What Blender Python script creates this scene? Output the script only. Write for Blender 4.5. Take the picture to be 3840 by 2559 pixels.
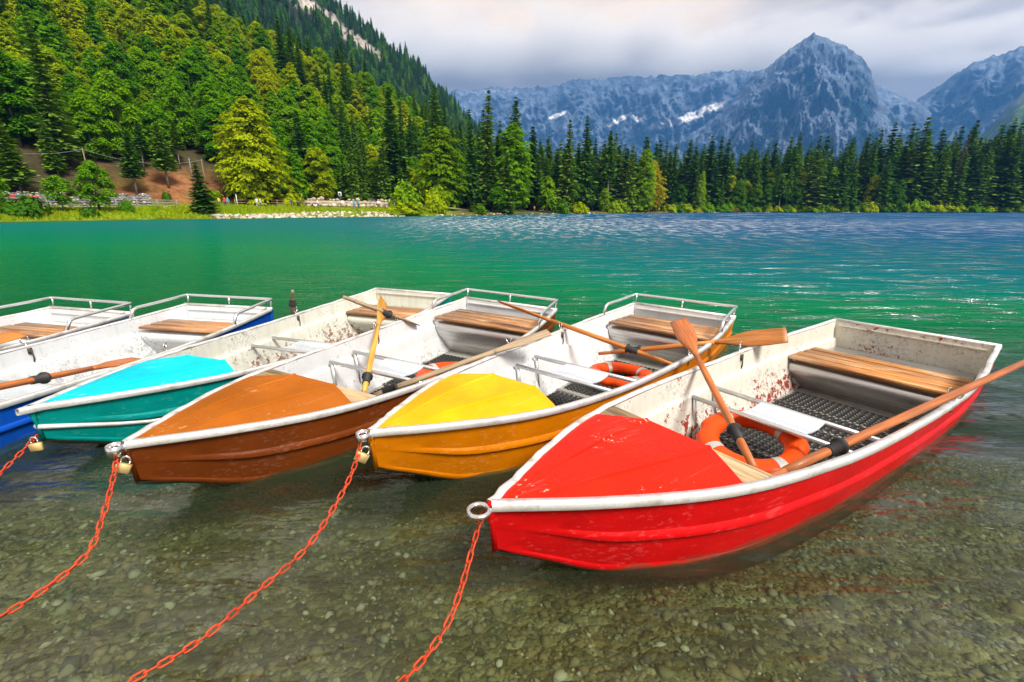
import bpy, bmesh, math, random
import numpy as np
from mathutils import Vector, Matrix, Euler

for _o in list(bpy.data.objects):
    bpy.data.objects.remove(_o, do_unlink=True)
SC = bpy.context.scene
COL = SC.collection
R = math.radians
random.seed(7)
RNG = np.random.default_rng(11)

# ------------------------------------------------------------------ camera
CAM_H = 1.38
PITCH = 16.155
cam = bpy.data.cameras.new("camera")
cam.sensor_width = 36.0
cam.lens = 16.0
cam.clip_start = 0.05
cam.clip_end = 20000
cam_ob = bpy.data.objects.new("camera", cam)
cam_ob.location = (0, 0, CAM_H)
cam_ob.rotation_euler = (R(90 - PITCH), 0, 0)
COL.objects.link(cam_ob)
SC.camera = cam_ob

# ------------------------------------------------------------------ sky and sun
SUN_EL, SUN_AZ = 50.0, 140.0          # azimuth clockwise from +y; the sun is behind the camera, over its right shoulder
world = bpy.data.worlds.new("World")
SC.world = world
world.use_nodes = True
wn, wl = world.node_tree.nodes, world.node_tree.links
wn.clear()
w_out = wn.new("ShaderNodeOutputWorld")
w_bg = wn.new("ShaderNodeBackground")
w_bg.inputs[1].default_value = 0.095
w_sky = wn.new("ShaderNodeTexSky")
w_sky.sky_type = 'NISHITA'
w_sky.sun_disc = False
w_sky.sun_elevation = R(SUN_EL)
w_sky.sun_rotation = R(SUN_AZ)
w_sky.altitude = 900
w_tc = wn.new("ShaderNodeTexCoord")
w_map = wn.new("ShaderNodeMapping")
w_map.inputs["Scale"].default_value = (1.0, 1.0, 2.4)
w_n = wn.new("ShaderNodeTexNoise")
w_n.inputs["Scale"].default_value = 2.3
w_n.inputs["Detail"].default_value = 5
w_n.inputs["Roughness"].default_value = 0.5
w_r = wn.new("ShaderNodeValToRGB")
w_r.color_ramp.elements[0].position = 0.38
w_r.color_ramp.elements[0].color = (5.6, 5.0, 4.5, 1)
w_r.color_ramp.elements[1].position = 0.60
w_r.color_ramp.elements[1].color = (9.9, 7.9, 5.9, 1)
w_mix = wn.new("ShaderNodeMix")
w_mix.data_type = 'RGBA'
w_mix.inputs[0].default_value = 0.93
wl.new(w_tc.outputs["Generated"], w_map.inputs[0])
wl.new(w_map.outputs[0], w_n.inputs["Vector"])
wl.new(w_n.outputs["Fac"], w_r.inputs[0])
wl.new(w_sky.outputs[0], w_mix.inputs[6])
wl.new(w_r.outputs[0], w_mix.inputs[7])
wl.new(w_mix.outputs[2], w_bg.inputs[0])
wl.new(w_bg.outputs[0], w_out.inputs[0])

sun = bpy.data.lights.new("sun", 'SUN')
sun.energy = 4.0
sun.angle = R(18)
sun.color = (1.0, 0.95, 0.87)
sun_ob = bpy.data.objects.new("sun", sun)
sun_ob.rotation_euler = (R(90 - SUN_EL), 0, R(180 - SUN_AZ))
sun_ob.location = (-20, -20, 60)
COL.objects.link(sun_ob)

SC.view_settings.view_transform = 'Standard'
SC.view_settings.look = 'None'
SC.view_settings.gamma = 1
SC.view_settings.use_curve_mapping = False
SC.view_settings.exposure = 0.62
SC.render.engine = 'CYCLES'
SC.cycles.use_denoising = True
SC.cycles.max_bounces = 8
SC.cycles.diffuse_bounces = 2
SC.cycles.glossy_bounces = 3
SC.cycles.transmission_bounces = 4
SC.cycles.transparent_max_bounces = 12
SC.cycles.volume_bounces = 2
SC.cycles.caustics_reflective = False
SC.cycles.caustics_refractive = False
SC.cycles.use_adaptive_sampling = True
SC.cycles.adaptive_threshold = 0.02

# ------------------------------------------------------------------ helpers
def tag(o, label=None, cat=None, group=None, kind=None):
    if label: o["label"] = label
    if cat: o["category"] = cat
    if group: o["group"] = group
    if kind: o["kind"] = kind
    return o

def link(o, parent=None):
    COL.objects.link(o)
    if parent is not None: o.parent = parent
    return o

def empty(name, loc=(0, 0, 0), rot=(0, 0, 0), parent=None):
    o = bpy.data.objects.new(name, None)
    o.empty_display_size = 0.2
    o.location = loc
    o.rotation_euler = rot
    return link(o, parent)

def np_mesh(name, V, F, mats=(), smooth=False, mi=None):
    """V (n,3), F (m,3|4) or a list of such arrays."""
    if not isinstance(F, (list, tuple)): F = [F]
    F = [np.asarray(f, dtype=np.int32) for f in F if len(f)]
    me = bpy.data.meshes.new(name)
    V = np.asarray(V, dtype=np.float32)
    me.vertices.add(len(V))
    me.vertices.foreach_set("co", V.ravel())
    nl = sum(f.size for f in F)
    nf = sum(len(f) for f in F)
    me.loops.add(nl)
    me.polygons.add(nf)
    me.loops.foreach_set("vertex_index", np.concatenate([f.ravel() for f in F]))
    ls, tot = [], 0
    for f in F:
        ls.append(np.arange(len(f)) * f.shape[1] + tot)
        tot += f.size
    me.polygons.foreach_set("loop_start", np.concatenate(ls).astype(np.int32))
    if smooth: me.polygons.foreach_set("use_smooth", np.ones(nf, dtype=bool))
    for m in mats: me.materials.append(m)
    if mi is not None: me.polygons.foreach_set("material_index", np.asarray(mi, dtype=np.int32))
    me.update(calc_edges=True)
    me.validate()
    return me

def sharp(me, deg):
    me.set_sharp_from_angle(angle=R(deg))
    return me

def add(name, me, parent=None, loc=None):
    o = bpy.data.objects.new(name, me)
    if loc is not None: o.location = loc
    return link(o, parent)

class MB:
    """collects simple solids into one mesh"""
    def __init__(s): s.v, s.q, s.t, s.n = [], [], [], 0
    def raw(s, V, quads=None, tris=None):
        V = np.asarray(V, dtype=float)
        if quads is not None and len(quads): s.q.append(np.asarray(quads) + s.n)
        if tris is not None and len(tris): s.t.append(np.asarray(tris) + s.n)
        s.v.append(V); s.n += len(V)
    def box(s, c, d, M=None):
        x, y, z = [k / 2 for k in d]
        V = np.array([[-x, -y, -z], [x, -y, -z], [x, y, -z], [-x, y, -z], [-x, -y, z], [x, -y, z], [x, y, z], [-x, y, z]], float)
        if M is not None: V = V @ np.array(M.to_3x3()).T
        V = V + np.array(c)
        s.raw(V, [[0, 3, 2, 1], [4, 5, 6, 7], [0, 1, 5, 4], [1, 2, 6, 5], [2, 3, 7, 6], [3, 0, 4, 7]])
    def cbox(s, c, d, b, M=None):
        """box with chamfered long edges (x is the long axis)"""
        x, y, z = [k / 2 for k in d]
        prof = [(-y + b, -z), (y - b, -z), (y, -z + b), (y, z - b), (y - b, z), (-y + b, z), (-y, z - b), (-y, -z + b)]
        V = np.array([[sx * x, p[0], p[1]] for sx in (-1, 1) for p in prof], float)
        if M is not None: V = V @ np.array(M.to_3x3()).T
        V = V + np.array(c)
        q = [[i, (i + 1) % 8, (i + 1) % 8 + 8, i + 8] for i in range(8)]
        q += [[0, 7, 2, 1], [7, 6, 3, 2], [6, 5, 4, 3], [8, 9, 10, 15], [15, 10, 11, 14], [14, 11, 12, 13]]
        s.raw(V, q)
    def tube(s, path, r, seg=8, cap=True, closed=False):
        P = [Vector(p) for p in path]
        rs = r if hasattr(r, '__len__') else [r] * len(P)
        n = len(P)
        V = []
        up = None
        for i in range(n):
            if closed: t = (P[(i + 1) % n] - P[i - 1])
            else: t = P[min(i + 1, n - 1)] - P[max(i - 1, 0)]
            t.normalize()
            if up is None:
                up = Vector((0, 0, 1)) if abs(t.z) < 0.9 else Vector((1, 0, 0))
            a = t.cross(up)
            if a.length < 1e-6: a = t.cross(Vector((1, 0.3, 0)))
            a.normalize()
            b = a.cross(t).normalized()
            up = b
            for k in range(seg):
                th = 2 * math.pi * k / seg
                V.append(P[i] + (a * math.cos(th) + b * math.sin(th)) * rs[i])
        q = []
        m = n if closed else n - 1
        for i in range(m):
            j = (i + 1) % n
            for k in range(seg):
                q.append([i * seg + k, i * seg + (k + 1) % seg, j * seg + (k + 1) % seg, j * seg + k])
        tr = []
        V = [tuple(v) for v in V]
        if cap and not closed:
            V.append(tuple(P[0])); V.append(tuple(P[-1]))
            for k in range(seg):
                tr.append([n * seg, (k + 1) % seg, k])
                tr.append([n * seg + 1, (n - 1) * seg + k, (n - 1) * seg + (k + 1) % seg])
        s.raw(V, q, tr)
    def ball(s, c, r, seg=8, rings=6, sc=(1, 1, 1)):
        V = []
        for i in range(rings + 1):
            ph = math.pi * i / rings
            for k in range(seg):
                th = 2 * math.pi * k / seg
                V.append((c[0] + r * sc[0] * math.sin(ph) * math.cos(th), c[1] + r * sc[1] * math.sin(ph) * math.sin(th), c[2] + r * sc[2] * math.cos(ph)))
        q = [[i * seg + k, (i + 1) * seg + k, (i + 1) * seg + (k + 1) % seg, i * seg + (k + 1) % seg] for i in range(rings) for k in range(seg)]
        s.raw(V, q)
    def mesh(s, name, mat, smooth=False):
        F = []
        if s.q: F.append(np.concatenate(s.q))
        if s.t: F.append(np.concatenate(s.t))
        mats = mat if isinstance(mat, (list, tuple)) else [mat]
        return np_mesh(name, np.concatenate(s.v), F, mats, smooth)
    def build(s, name, mat, parent=None, smooth=False, loc=None):
        return add(name, s.mesh(name, mat, smooth), parent, loc)

# numpy value noise ----------------------------------------------------------
def _h(ix, iy, iz, seed):
    n = (ix.astype(np.int64) * 374761393 + iy.astype(np.int64) * 668265263 + iz.astype(np.int64) * 2147483647 + seed * 1274126177) & 0xffffffff
    n = ((n ^ (n >> 13)) * 1274126177) & 0xffffffff
    return ((n ^ (n >> 16)) & 0xffff) / 65535.0

def vnoise(x, y, z=None, seed=0):
    x = np.asarray(x, float); y = np.asarray(y, float)
    z = np.zeros_like(x) if z is None else np.asarray(z, float)
    ix, iy, iz = np.floor(x), np.floor(y), np.floor(z)
    fx, fy, fz = x - ix, y - iy, z - iz
    u, v, w = [f * f * (3 - 2 * f) for f in (fx, fy, fz)]
    r = 0
    for dx in (0, 1):
        for dy in (0, 1):
            for dz in (0, 1):
                r = r + _h(ix + dx, iy + dy, iz + dz, seed) * np.where(dx, u, 1 - u) * np.where(dy, v, 1 - v) * np.where(dz, w, 1 - w)
    return r * 2 - 1

def fbm(x, y, z=None, oct=5, seed=0, gain=0.5, ridged=False):
    a, f, r, t = 1.0, 1.0, 0, 0
    for o in range(oct):
        n = vnoise(np.asarray(x) * f, np.asarray(y) * f, None if z is None else np.asarray(z) * f, seed + o)
        if ridged: n = 1 - 2 * np.abs(n)
        r = r + a * n; t += a; a *= gain; f *= 2.03
    return r / t

def interp_s(x, xs, ys):
    """smooth (cosine-free, Catmull-Rom) interpolation"""
    xs = np.asarray(xs, float); ys = np.asarray(ys, float)
    x = np.clip(np.asarray(x, float), xs[0], xs[-1])
    d = np.gradient(ys, xs)
    i = np.clip(np.searchsorted(xs, x, side='right') - 1, 0, len(xs) - 2)
    h = xs[i + 1] - xs[i]; t = (x - xs[i]) / h
    return (2*t**3 - 3*t**2 + 1) * ys[i] + (t**3 - 2*t**2 + t) * h * d[i] + (-2*t**3 + 3*t**2) * ys[i+1] + (t**3 - t**2) * h * d[i+1]

# materials -------------------------------------------------------------------
class NT:
    def __init__(s, name):
        s.m = bpy.data.materials.new(name); s.m.use_nodes = True
        s.n, s.l = s.m.node_tree.nodes, s.m.node_tree.links
        s.n.clear()
        s.out = s.n.new("ShaderNodeOutputMaterial")
    def new(s, t, **kw):
        n = s.n.new("ShaderNode" + t)
        for k, v in kw.items():
            if k.startswith("_"): setattr(n, k[1:], v)
            else: n.inputs[k.replace("_", " ")].default_value = v
        return n
    def link(s, a, b): s.l.new(a, b)
    def coord(s, scale=(1, 1, 1), rot=(0, 0, 0), kind="Object"):
        tc = s.new("TexCoord"); mp = s.new("Mapping")
        mp.inputs["Scale"].default_value = scale
        mp.inputs["Rotation"].default_value = rot
        s.link(tc.outputs[kind], mp.inputs[0])
        return mp.outputs[0]
    def noise(s, vec, scale, detail=4, rough=0.55, dist=0.0):
        n = s.new("TexNoise", Scale=scale, Detail=detail, Roughness=rough, Distortion=dist)
        if vec is not None: s.link(vec, n.inputs["Vector"])
        return n.outputs["Fac"]
    def ramp(s, fac, stops, interp='LINEAR'):
        r = s.new("ValToRGB"); e = r.color_ramp.elements
        r.color_ramp.interpolation = interp
        while len(e) < len(stops): e.new(0.5)
        for k, (p, c) in enumerate(stops):
            e[k].position = p
            e[k].color = (c, c, c, 1) if not hasattr(c, '__len__') else (*c[:3], 1)
        s.link(fac, r.inputs[0])
        return r.outputs[0]
    def mix(s, fac, a, b, mode='MIX'):
        m = s.new("Mix"); m.data_type = 'RGBA'; m.blend_type = mode
        for v, i in ((fac, 0), (a, 6), (b, 7)):
            if hasattr(v, 'is_linked') or hasattr(v, 'links'): s.link(v, m.inputs[i])
            elif i == 0: m.inputs[0].default_value = v
            else: m.inputs[i].default_value = (*v[:3], 1)
        return m.outputs[2]
    def math(s, op, a, b=None, clamp=False):
        m = s.new("Math"); m.operation = op; m.use_clamp = clamp
        for v, i in ((a, 0), (b, 1)):
            if v is None: continue
            if hasattr(v, 'links'): s.link(v, m.inputs[i])
            else: m.inputs[i].default_value = v
        return m.outputs[0]
    def bump(s, h, strength, dist=0.01, normal=None):
        b = s.new("Bump", Strength=strength, Distance=dist)
        s.link(h, b.inputs["Height"])
        if normal is not None: s.link(normal, b.inputs["Normal"])
        return b.outputs[0]
    def principled(s, color, rough=0.5, metal=0.0, normal=None, coat=0.0, spec=0.5):
        p = s.new("BsdfPrincipled")
        for v, k in ((color, "Base Color"), (rough, "Roughness"), (metal, "Metallic")):
            if hasattr(v, 'links'): s.link(v, p.inputs[k])
            elif k == "Base Color": p.inputs[k].default_value = (*v[:3], 1)
            else: p.inputs[k].default_value = v
        p.inputs["Coat Weight"].default_value = coat
        p.inputs["Coat Roughness"].default_value = 0.12
        p.inputs["Specular IOR Level"].default_value = spec
        if normal is not None: s.link(normal, p.inputs["Normal"])
        s.link(p.outputs[0], s.out.inputs[0])
        return p

# ================================================================== THE SETTING
SH_AZ = [-120, -90, -60, -47.4, -39, -32.8, -23.7, -9.2, 2.8, 12, 21.3, 35, 47.3, 60, 75]
SH_R = [40, 58, 72, 76.5, 80, 82.2, 89.5, 101.9, 130, 166, 209.5, 240, 287.6, 360, 520]
def shore_r(az): return interp_s(az, SH_AZ, SH_R)

def land_z(az, r):
    az = np.asarray(az, float); r = np.asarray(r, float)
    d = r - shore_r(az)
    left = np.interp(d, [-10, -4, 0, 2.5, 8, 14, 20, 4000], [-3, -1.2, 0, .8, 1.5, 1.85, 2.5, 2.5])
    right = np.interp(d, [-10, -4, 0, 2.0, 6, 14, 30, 4000], [-3, -1.2, 0, .45, .75, 1.0, 1.5, 1.5])
    k = np.clip((az + 12) / 10, 0, 1)
    base = left * (1 - k) + right * k
    d0 = np.interp(az, [-90, -35, -25, -15, -8, 0, 60], [15, 16, 17, 27, 26, 22, 25])
    sl = np.interp(az, [-90, -45, -35, -25, -15, -8, -2, 5, 60], [.5, .58, .56, .52, .44, .34, .17, .07, .05])
    dd = np.maximum(0, d - d0)
    hill = sl * dd * dd / (dd + 6)
    cap = r * np.tan(np.radians(np.interp(az, [-120, -60, -45, -35, -27, -21.7, -16.3, -10, -6.7, -2, 4, 15, 60], [28, 26, 23, 18.5, 14.6, 12.9, 11.2, 8.2, 5.8, 2.6, 1.3, .9, .9])))
    z = base + hill
    m = 5.0
    z = np.where(d > 5, cap - np.log1p(np.exp(np.clip((cap - z) / m, -30, 30))) * m + 0.0, z) if False else np.where(z > cap - 4, cap - 4 * np.exp(-np.clip((z - cap + 4) / 4, 0, 50)), z)
    back = np.clip((r - 400) / 250, 0, 1); back = back * back * (3 - 2 * back)
    z = z * (1 - back) + 3.0 * back
    n = fbm(r * np.sin(np.radians(az)) / 9, r * np.cos(np.radians(az)) / 9, oct=4, seed=3)
    return z + n * np.clip(d / 25, 0, 1) * np.clip(hill / 6, .05, 1) * 1.4 + n * .12 * np.clip(d, 0, 1)

def xy(az, r):
    return r * math.sin(R(az)), r * math.cos(R(az))

def on_land(az, r):
    x, y = xy(az, r)
    return Vector((x, y, float(land_z(az, r))))

def at_pixel(px, py, r):
    """world point at horizontal distance r seen in direction (px,py) of a 2353 x 1568 picture: used to plan where things stand"""
    th = R(PITCH); u = (px - 1176.5) / 1046.0; v = -(py - 784) / 1046.0
    d = Vector((u, math.cos(th) + v * math.sin(th), -math.sin(th) + v * math.cos(th)))
    d /= math.hypot(d.x, d.y)
    return Vector((d.x * r, d.y * r, CAM_H + d.z * r))

def px_az(px, py=480):
    p = at_pixel(px, py, 1.0); return math.degrees(math.atan2(p.x, p.y))

# ---- terrain (far shore, hillside, valley floor)
az_g = np.arange(-100, 76, 0.33)
r_off = np.concatenate([np.arange(-9, 34, 0.8), np.arange(34, 130, 3.0), np.arange(130, 360, 8), np.geomspace(380, 6000, 26)])
AZ, DO = np.meshgrid(az_g, r_off)
RR = shore_r(AZ) + DO
RR = np.where(DO > 360, np.maximum(DO + 90, RR), RR)
ZZ = land_z(AZ, RR)
TX, TY = RR * np.sin(np.radians(AZ)), RR * np.cos(np.radians(AZ))
V = np.stack([TX.ravel(), TY.ravel(), ZZ.ravel()], 1)
nr, nc = AZ.shape
ii = np.arange(nr * nc).reshape(nr, nc)
Fq = np.stack([ii[:-1, :-1], ii[:-1, 1:], ii[1:, 1:], ii[1:, :-1]], -1).reshape(-1, 4)

n1 = fbm(TX / 6, TY / 6, oct=4, seed=21); n2 = fbm(TX / 2.2, TY / 2.2, oct=3, seed=22); n3 = fbm(TX / 17, TY / 17, oct=3, seed=25)
def c3(c): return np.array(c)[None, None, :]
grass = c3((.155, .235, .014)) * (1 + .45 * n2[..., None]) + c3((.07, .02, 0)) * np.clip(n1, 0, 1)[..., None]
floor_c = c3((.055, .045, .02)) * (1 + .5 * n2[..., None])
litter = c3((.21, .085, .034)) * (1 + .75 * n2[..., None]) * (1 + .5 * n1[..., None]) + c3((.10, .085, .05)) * np.clip(n1 - .12, 0, 1)[..., None] + c3((-.08, .03, -.01)) * np.clip(n3 * 2 - .1, 0, 1)[..., None]
gravel_c = c3((.40, .37, .33)) * (1 + .15 * n2[..., None])
rshore = c3((.085, .085, .022)) * (1 + .6 * n2[..., None]) + c3((.10, .05, .02)) * np.clip(n1, 0, 1)[..., None]
def sm(x, a, b):
    t = np.clip((x - a) / (b - a), 0, 1); return t * t * (3 - 2 * t)
leftm = 1 - sm(AZ, -9, -4)
g = (sm(DO, -.5, .8) * (1 - sm(DO + 3 * n1, 15, 19)) * leftm)[..., None]
g2 = (sm(DO, -.5, .8) * (1 - sm(DO + 3 * n1, 8, 13)) * (1 - leftm))[..., None]
col = floor_c
lit = (sm(AZ + 2.5 * n3, -42, -39) * (1 - sm(AZ + 2 * n3, -29, -26)) * sm(DO, 14, 17) * (1 - sm(DO + 6 * n3, 25, 33)))[..., None]
lit2 = (sm(AZ, -22, -16) * (1 - sm(AZ, -2, 8)) * sm(DO, 16, 22) * (1 - sm(DO, 30, 50)))[..., None] * .5
col = col * (1 - lit) + litter * lit
col = col * (1 - lit2) + litter * .6 * lit2
col = col * (1 - g) + grass * g
col = col * (1 - g2) + rshore * g2
pth = (sm(DO, 10.6, 11.2) * (1 - sm(DO, 13.2, 13.8)) * (1 - sm(AZ, -28, -26)))[..., None]
col = col * (1 - pth) + gravel_c * pth
wp = 17 + 1.6 * np.sin(AZ * .35)
pth2 = (sm(DO, wp, wp + .7) * (1 - sm(DO, wp + 2.2, wp + 2.9)) * sm(AZ, -27, -25.5) * (1 - sm(AZ, 16, 19)))[..., None]
col = col * (1 - pth2) + gravel_c * pth2
be = (sm(AZ, 21.5, 22.3) * (1 - sm(AZ, 24.2, 25.5)) * sm(DO, .2, 1) * (1 - sm(DO, 14, 20)))[..., None]
col = col * (1 - be) + gravel_c * 1.2 * be
col = np.clip(col, .004, .8)

def color_attr(me, name, c):
    a = me.color_attributes.new(name, 'FLOAT_COLOR', 'POINT')
    c = np.concatenate([c.reshape(-1, 3), np.ones((c.reshape(-1, 3).shape[0], 1))], 1).astype(np.float32)
    a.data.foreach_set("color", c.ravel())

def ground_mat(name, nscale, bump, rough=.95):
    t = NT(name)
    at = t.new("Attribute", _attribute_name="col")
    n = t.noise(t.coord(), nscale, 6, .65)
    c = t.mix(1.0, at.outputs[0], t.ramp(n, [(.25, .55), (.75, 1.45)]), 'MULTIPLY')
    t.principled(c, rough, 0, t.bump(n, .7, bump), spec=.15)
    return t.m

me = np_mesh("terrain", V, Fq, [ground_mat("terrain_ground", 1.3, .25)], True)
color_attr(me, "col", col)
tag(add("terrain", me), "far shore with grass bank, bare brown slope and hillside", kind="structure")

# ---- lake bed
def bed_depth(x, y):
    az = np.degrees(np.arctan2(x, np.maximum(y, .1)))
    r = np.hypot(x, y)
    dy = np.interp(y, [-8, -1.5, -.3, .4, 1, 2, 3, 4, 5.5, 8, 12, 20, 40, 90], [-.9, -.45, -.1, .05, .17, .36, .55, .80, 1.5, 2.6, 3.7, 5.5, 8, 9])
    k = np.interp(az, [-60, -25, 0, 25, 60], [.62, .72, 1.15, 2.0, 2.6])
    k = 1 + (k - 1) * np.clip((y - 3) / 6, 0, 1)
    d = dy * k
    sh = np.clip((shore_r(az) - r) / 9, 0, 1)
    return np.where(y > 20, d * sh + .3 * (1 - sh), d)

def graded(a, b, fine, c0, c1, grow):
    xs = list(np.arange(c0, c1 + 1e-6, fine)); s = fine
    while xs[-1] < b: s *= grow; xs.append(xs[-1] + s)
    s = fine
    while xs[0] > a: s *= grow; xs.insert(0, xs[0] - s)
    return np.array(xs)
gx = graded(-330, 420, .07, -5.0, 5.2, 1.16); gy = graded(-8, 330, .07, .2, 5.2, 1.15)
GX, GY = np.meshgrid(gx, gy)
D0 = bed_depth(GX, GY)
near = np.clip((12 - GY) / 6, 0, 1)
GZ = -D0 + near * (.035 * fbm(GX / .8, GY / .8, oct=5, seed=5) + .02 * fbm(GX / .13, GY / .13, oct=2, seed=8))
nr, nc = GX.shape
ii = np.arange(nr * nc).reshape(nr, nc)
Fq = np.stack([ii[:-1, :-1], ii[:-1, 1:], ii[1:, 1:], ii[1:, :-1]], -1).reshape(-1, 4)
t = NT("lake_gravel")
vec = t.coord()
vo = t.new("TexVoronoi", Scale=26.0); vo.feature = 'F1'; t.link(vec, vo.inputs["Vector"])
vo2 = t.new("TexVoronoi", Scale=61.0); t.link(vec, vo2.inputs["Vector"])
big = t.noise(vec, 1.1, 5, .6)
sepc = t.new("SeparateColor"); t.link(vo.outputs["Color"], sepc.inputs[0])
stone = t.ramp(sepc.outputs[0], [(0, (.105, .10, .058)), (.4, (.20, .18, .105)), (.75, (.27, .245, .16)), (1, (.42, .40, .31))])
base = t.mix(t.ramp(big, [(.35, 0), (.65, 1)]), (.34, .31, .15), (.82, .78, .56))
cc = t.mix(1.0, stone, base, 'MULTIPLY')
hh = t.math('ADD', t.math('MULTIPLY', vo.outputs["Distance"], -1.0), t.math('MULTIPLY', vo2.outputs["Distance"], -.4))
t.principled(cc, .8, 0, t.bump(hh, .9, .02), spec=.2)
BEDMAT = t.m
me = np_mesh("lake_bed", np.stack([GX.ravel(), GY.ravel(), GZ.ravel()], 1), Fq, [BEDMAT], True)
tag(add("lake_bed", me), "olive gravel lake bed under clear shallow water", kind="structure")

# ---- loose pebbles on the bed near the camera
def pebble_shapes(k):
    out = []
    for s in range(k):
        bm = bmesh.new()
        bmesh.ops.create_icosphere(bm, subdivisions=1, radius=1)
        v = np.array([p.co[:] for p in bm.verts]); f = np.array([[q.index for q in p.verts] for p in bm.faces])
        bm.free()
        v = v * (1 + .28 * RNG.standard_normal((len(v), 1)).clip(-1, 1)) * np.array([1, RNG.uniform(.6, .95), RNG.uniform(.32, .6)])
        out.append((v, f))
    return out
def scatter_stones(name, P, size, mats, shapes, mi=None):
    Vs, Fs, M = [], [], []; n0 = 0
    for k, (sv, sf) in enumerate(shapes):
        sel = np.arange(k, len(P), len(shapes))
        a = RNG.uniform(0, 2 * np.pi, len(sel)); tl = RNG.normal(0, .25, len(sel))
        c, s = np.cos(a), np.sin(a)
        v = sv[None] * size[sel][:, None, None]
        v = v + 0
        vz = v[..., 2] + v[..., 0] * tl[:, None]
        vv = np.stack([v[..., 0] * c[:, None] - v[..., 1] * s[:, None], v[..., 0] * s[:, None] + v[..., 1] * c[:, None], vz], -1) + P[sel][:, None, :]
        nv = sv.shape[0]
        Vs.append(vv.reshape(-1, 3))
        Fs.append((sf[None] + (np.arange(len(sel)) * nv)[:, None, None] + n0).reshape(-1, 3))
        if mi is not None: M.append(np.repeat(mi[sel], len(sf)))
        n0 += len(sel) * nv
    return np_mesh(name, np.concatenate(Vs), np.concatenate(Fs), mats, True, np.concatenate(M) if mi is not None else None)
def stone_mat(name, c, spec=.3):
    t = NT(name); n = t.noise(t.coord(), 9, 4)
    t.principled(t.mix(n, tuple(k * .72 for k in c), tuple(min(1, k * 1.25) for k in c)), .7, 0, spec=spec)
    return t.m
PEB = [stone_mat("pebble_%s" % n, c) for n, c in dict(olive=(.135, .122, .052), brown=(.18, .14, .068), grey=(.20, .195, .13), pale=(.36, .34, .25), dark=(.062, .056, .028)).items()]
N = 36000
px_ = RNG.uniform(-4.6, 4.6, N); py_ = .6 + 4.2 * RNG.uniform(0, 1, N) ** 1.25
keep = np.abs(px_) < py_ * 1.7 + 1.0
px_, py_ = px_[keep], py_[keep]; N = len(px_)
sz = np.clip(RNG.lognormal(-4.55, .50, N), .005, .038)
clump = fbm(px_ / .5, py_ / .5, oct=3, seed=31)
sz *= (1 + .5 * clump)
pz = -bed_depth(px_, py_) + .035 * fbm(px_ / .8, py_ / .8, oct=5, seed=5) + .02 * fbm(px_ / .13, py_ / .13, oct=2, seed=8) + sz * .12
mi = RNG.choice(5, N, p=[.36, .25, .17, .07, .15])
me = scatter_stones("gravel", np.stack([px_, py_, pz], 1), sz, PEB, pebble_shapes(7), mi)
tag(add("gravel", me), "loose pebbles covering the shallow lake bed", "gravel", kind="stuff")

# ---- mountains
def rock_mat(name, nscale, bump):
    t = NT(name)
    at = t.new("Attribute", _attribute_name="col")
    v = t.coord((1, 1, .8))
    n = t.noise(v, nscale, 8, .68)
    n2 = t.noise(t.coord((1, 1, .7)), nscale * 3.1, 5, .65)
    c = t.mix(1.0, at.outputs[0], t.ramp(n, [(.34, .5), (.66, 1.5)]), 'MULTIPLY')
    c = t.mix(1.0, c, t.ramp(n2, [(.34, .62), (.66, 1.35)]), 'MULTIPLY')
    t.principled(c, .95, 0, t.bump(t.math('ADD', n, t.math('MULTIPLY', n2, .4)), 1.0, bump), spec=.1)
    return t.m
ROCK = rock_mat("limestone", .0055, 55)

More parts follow.
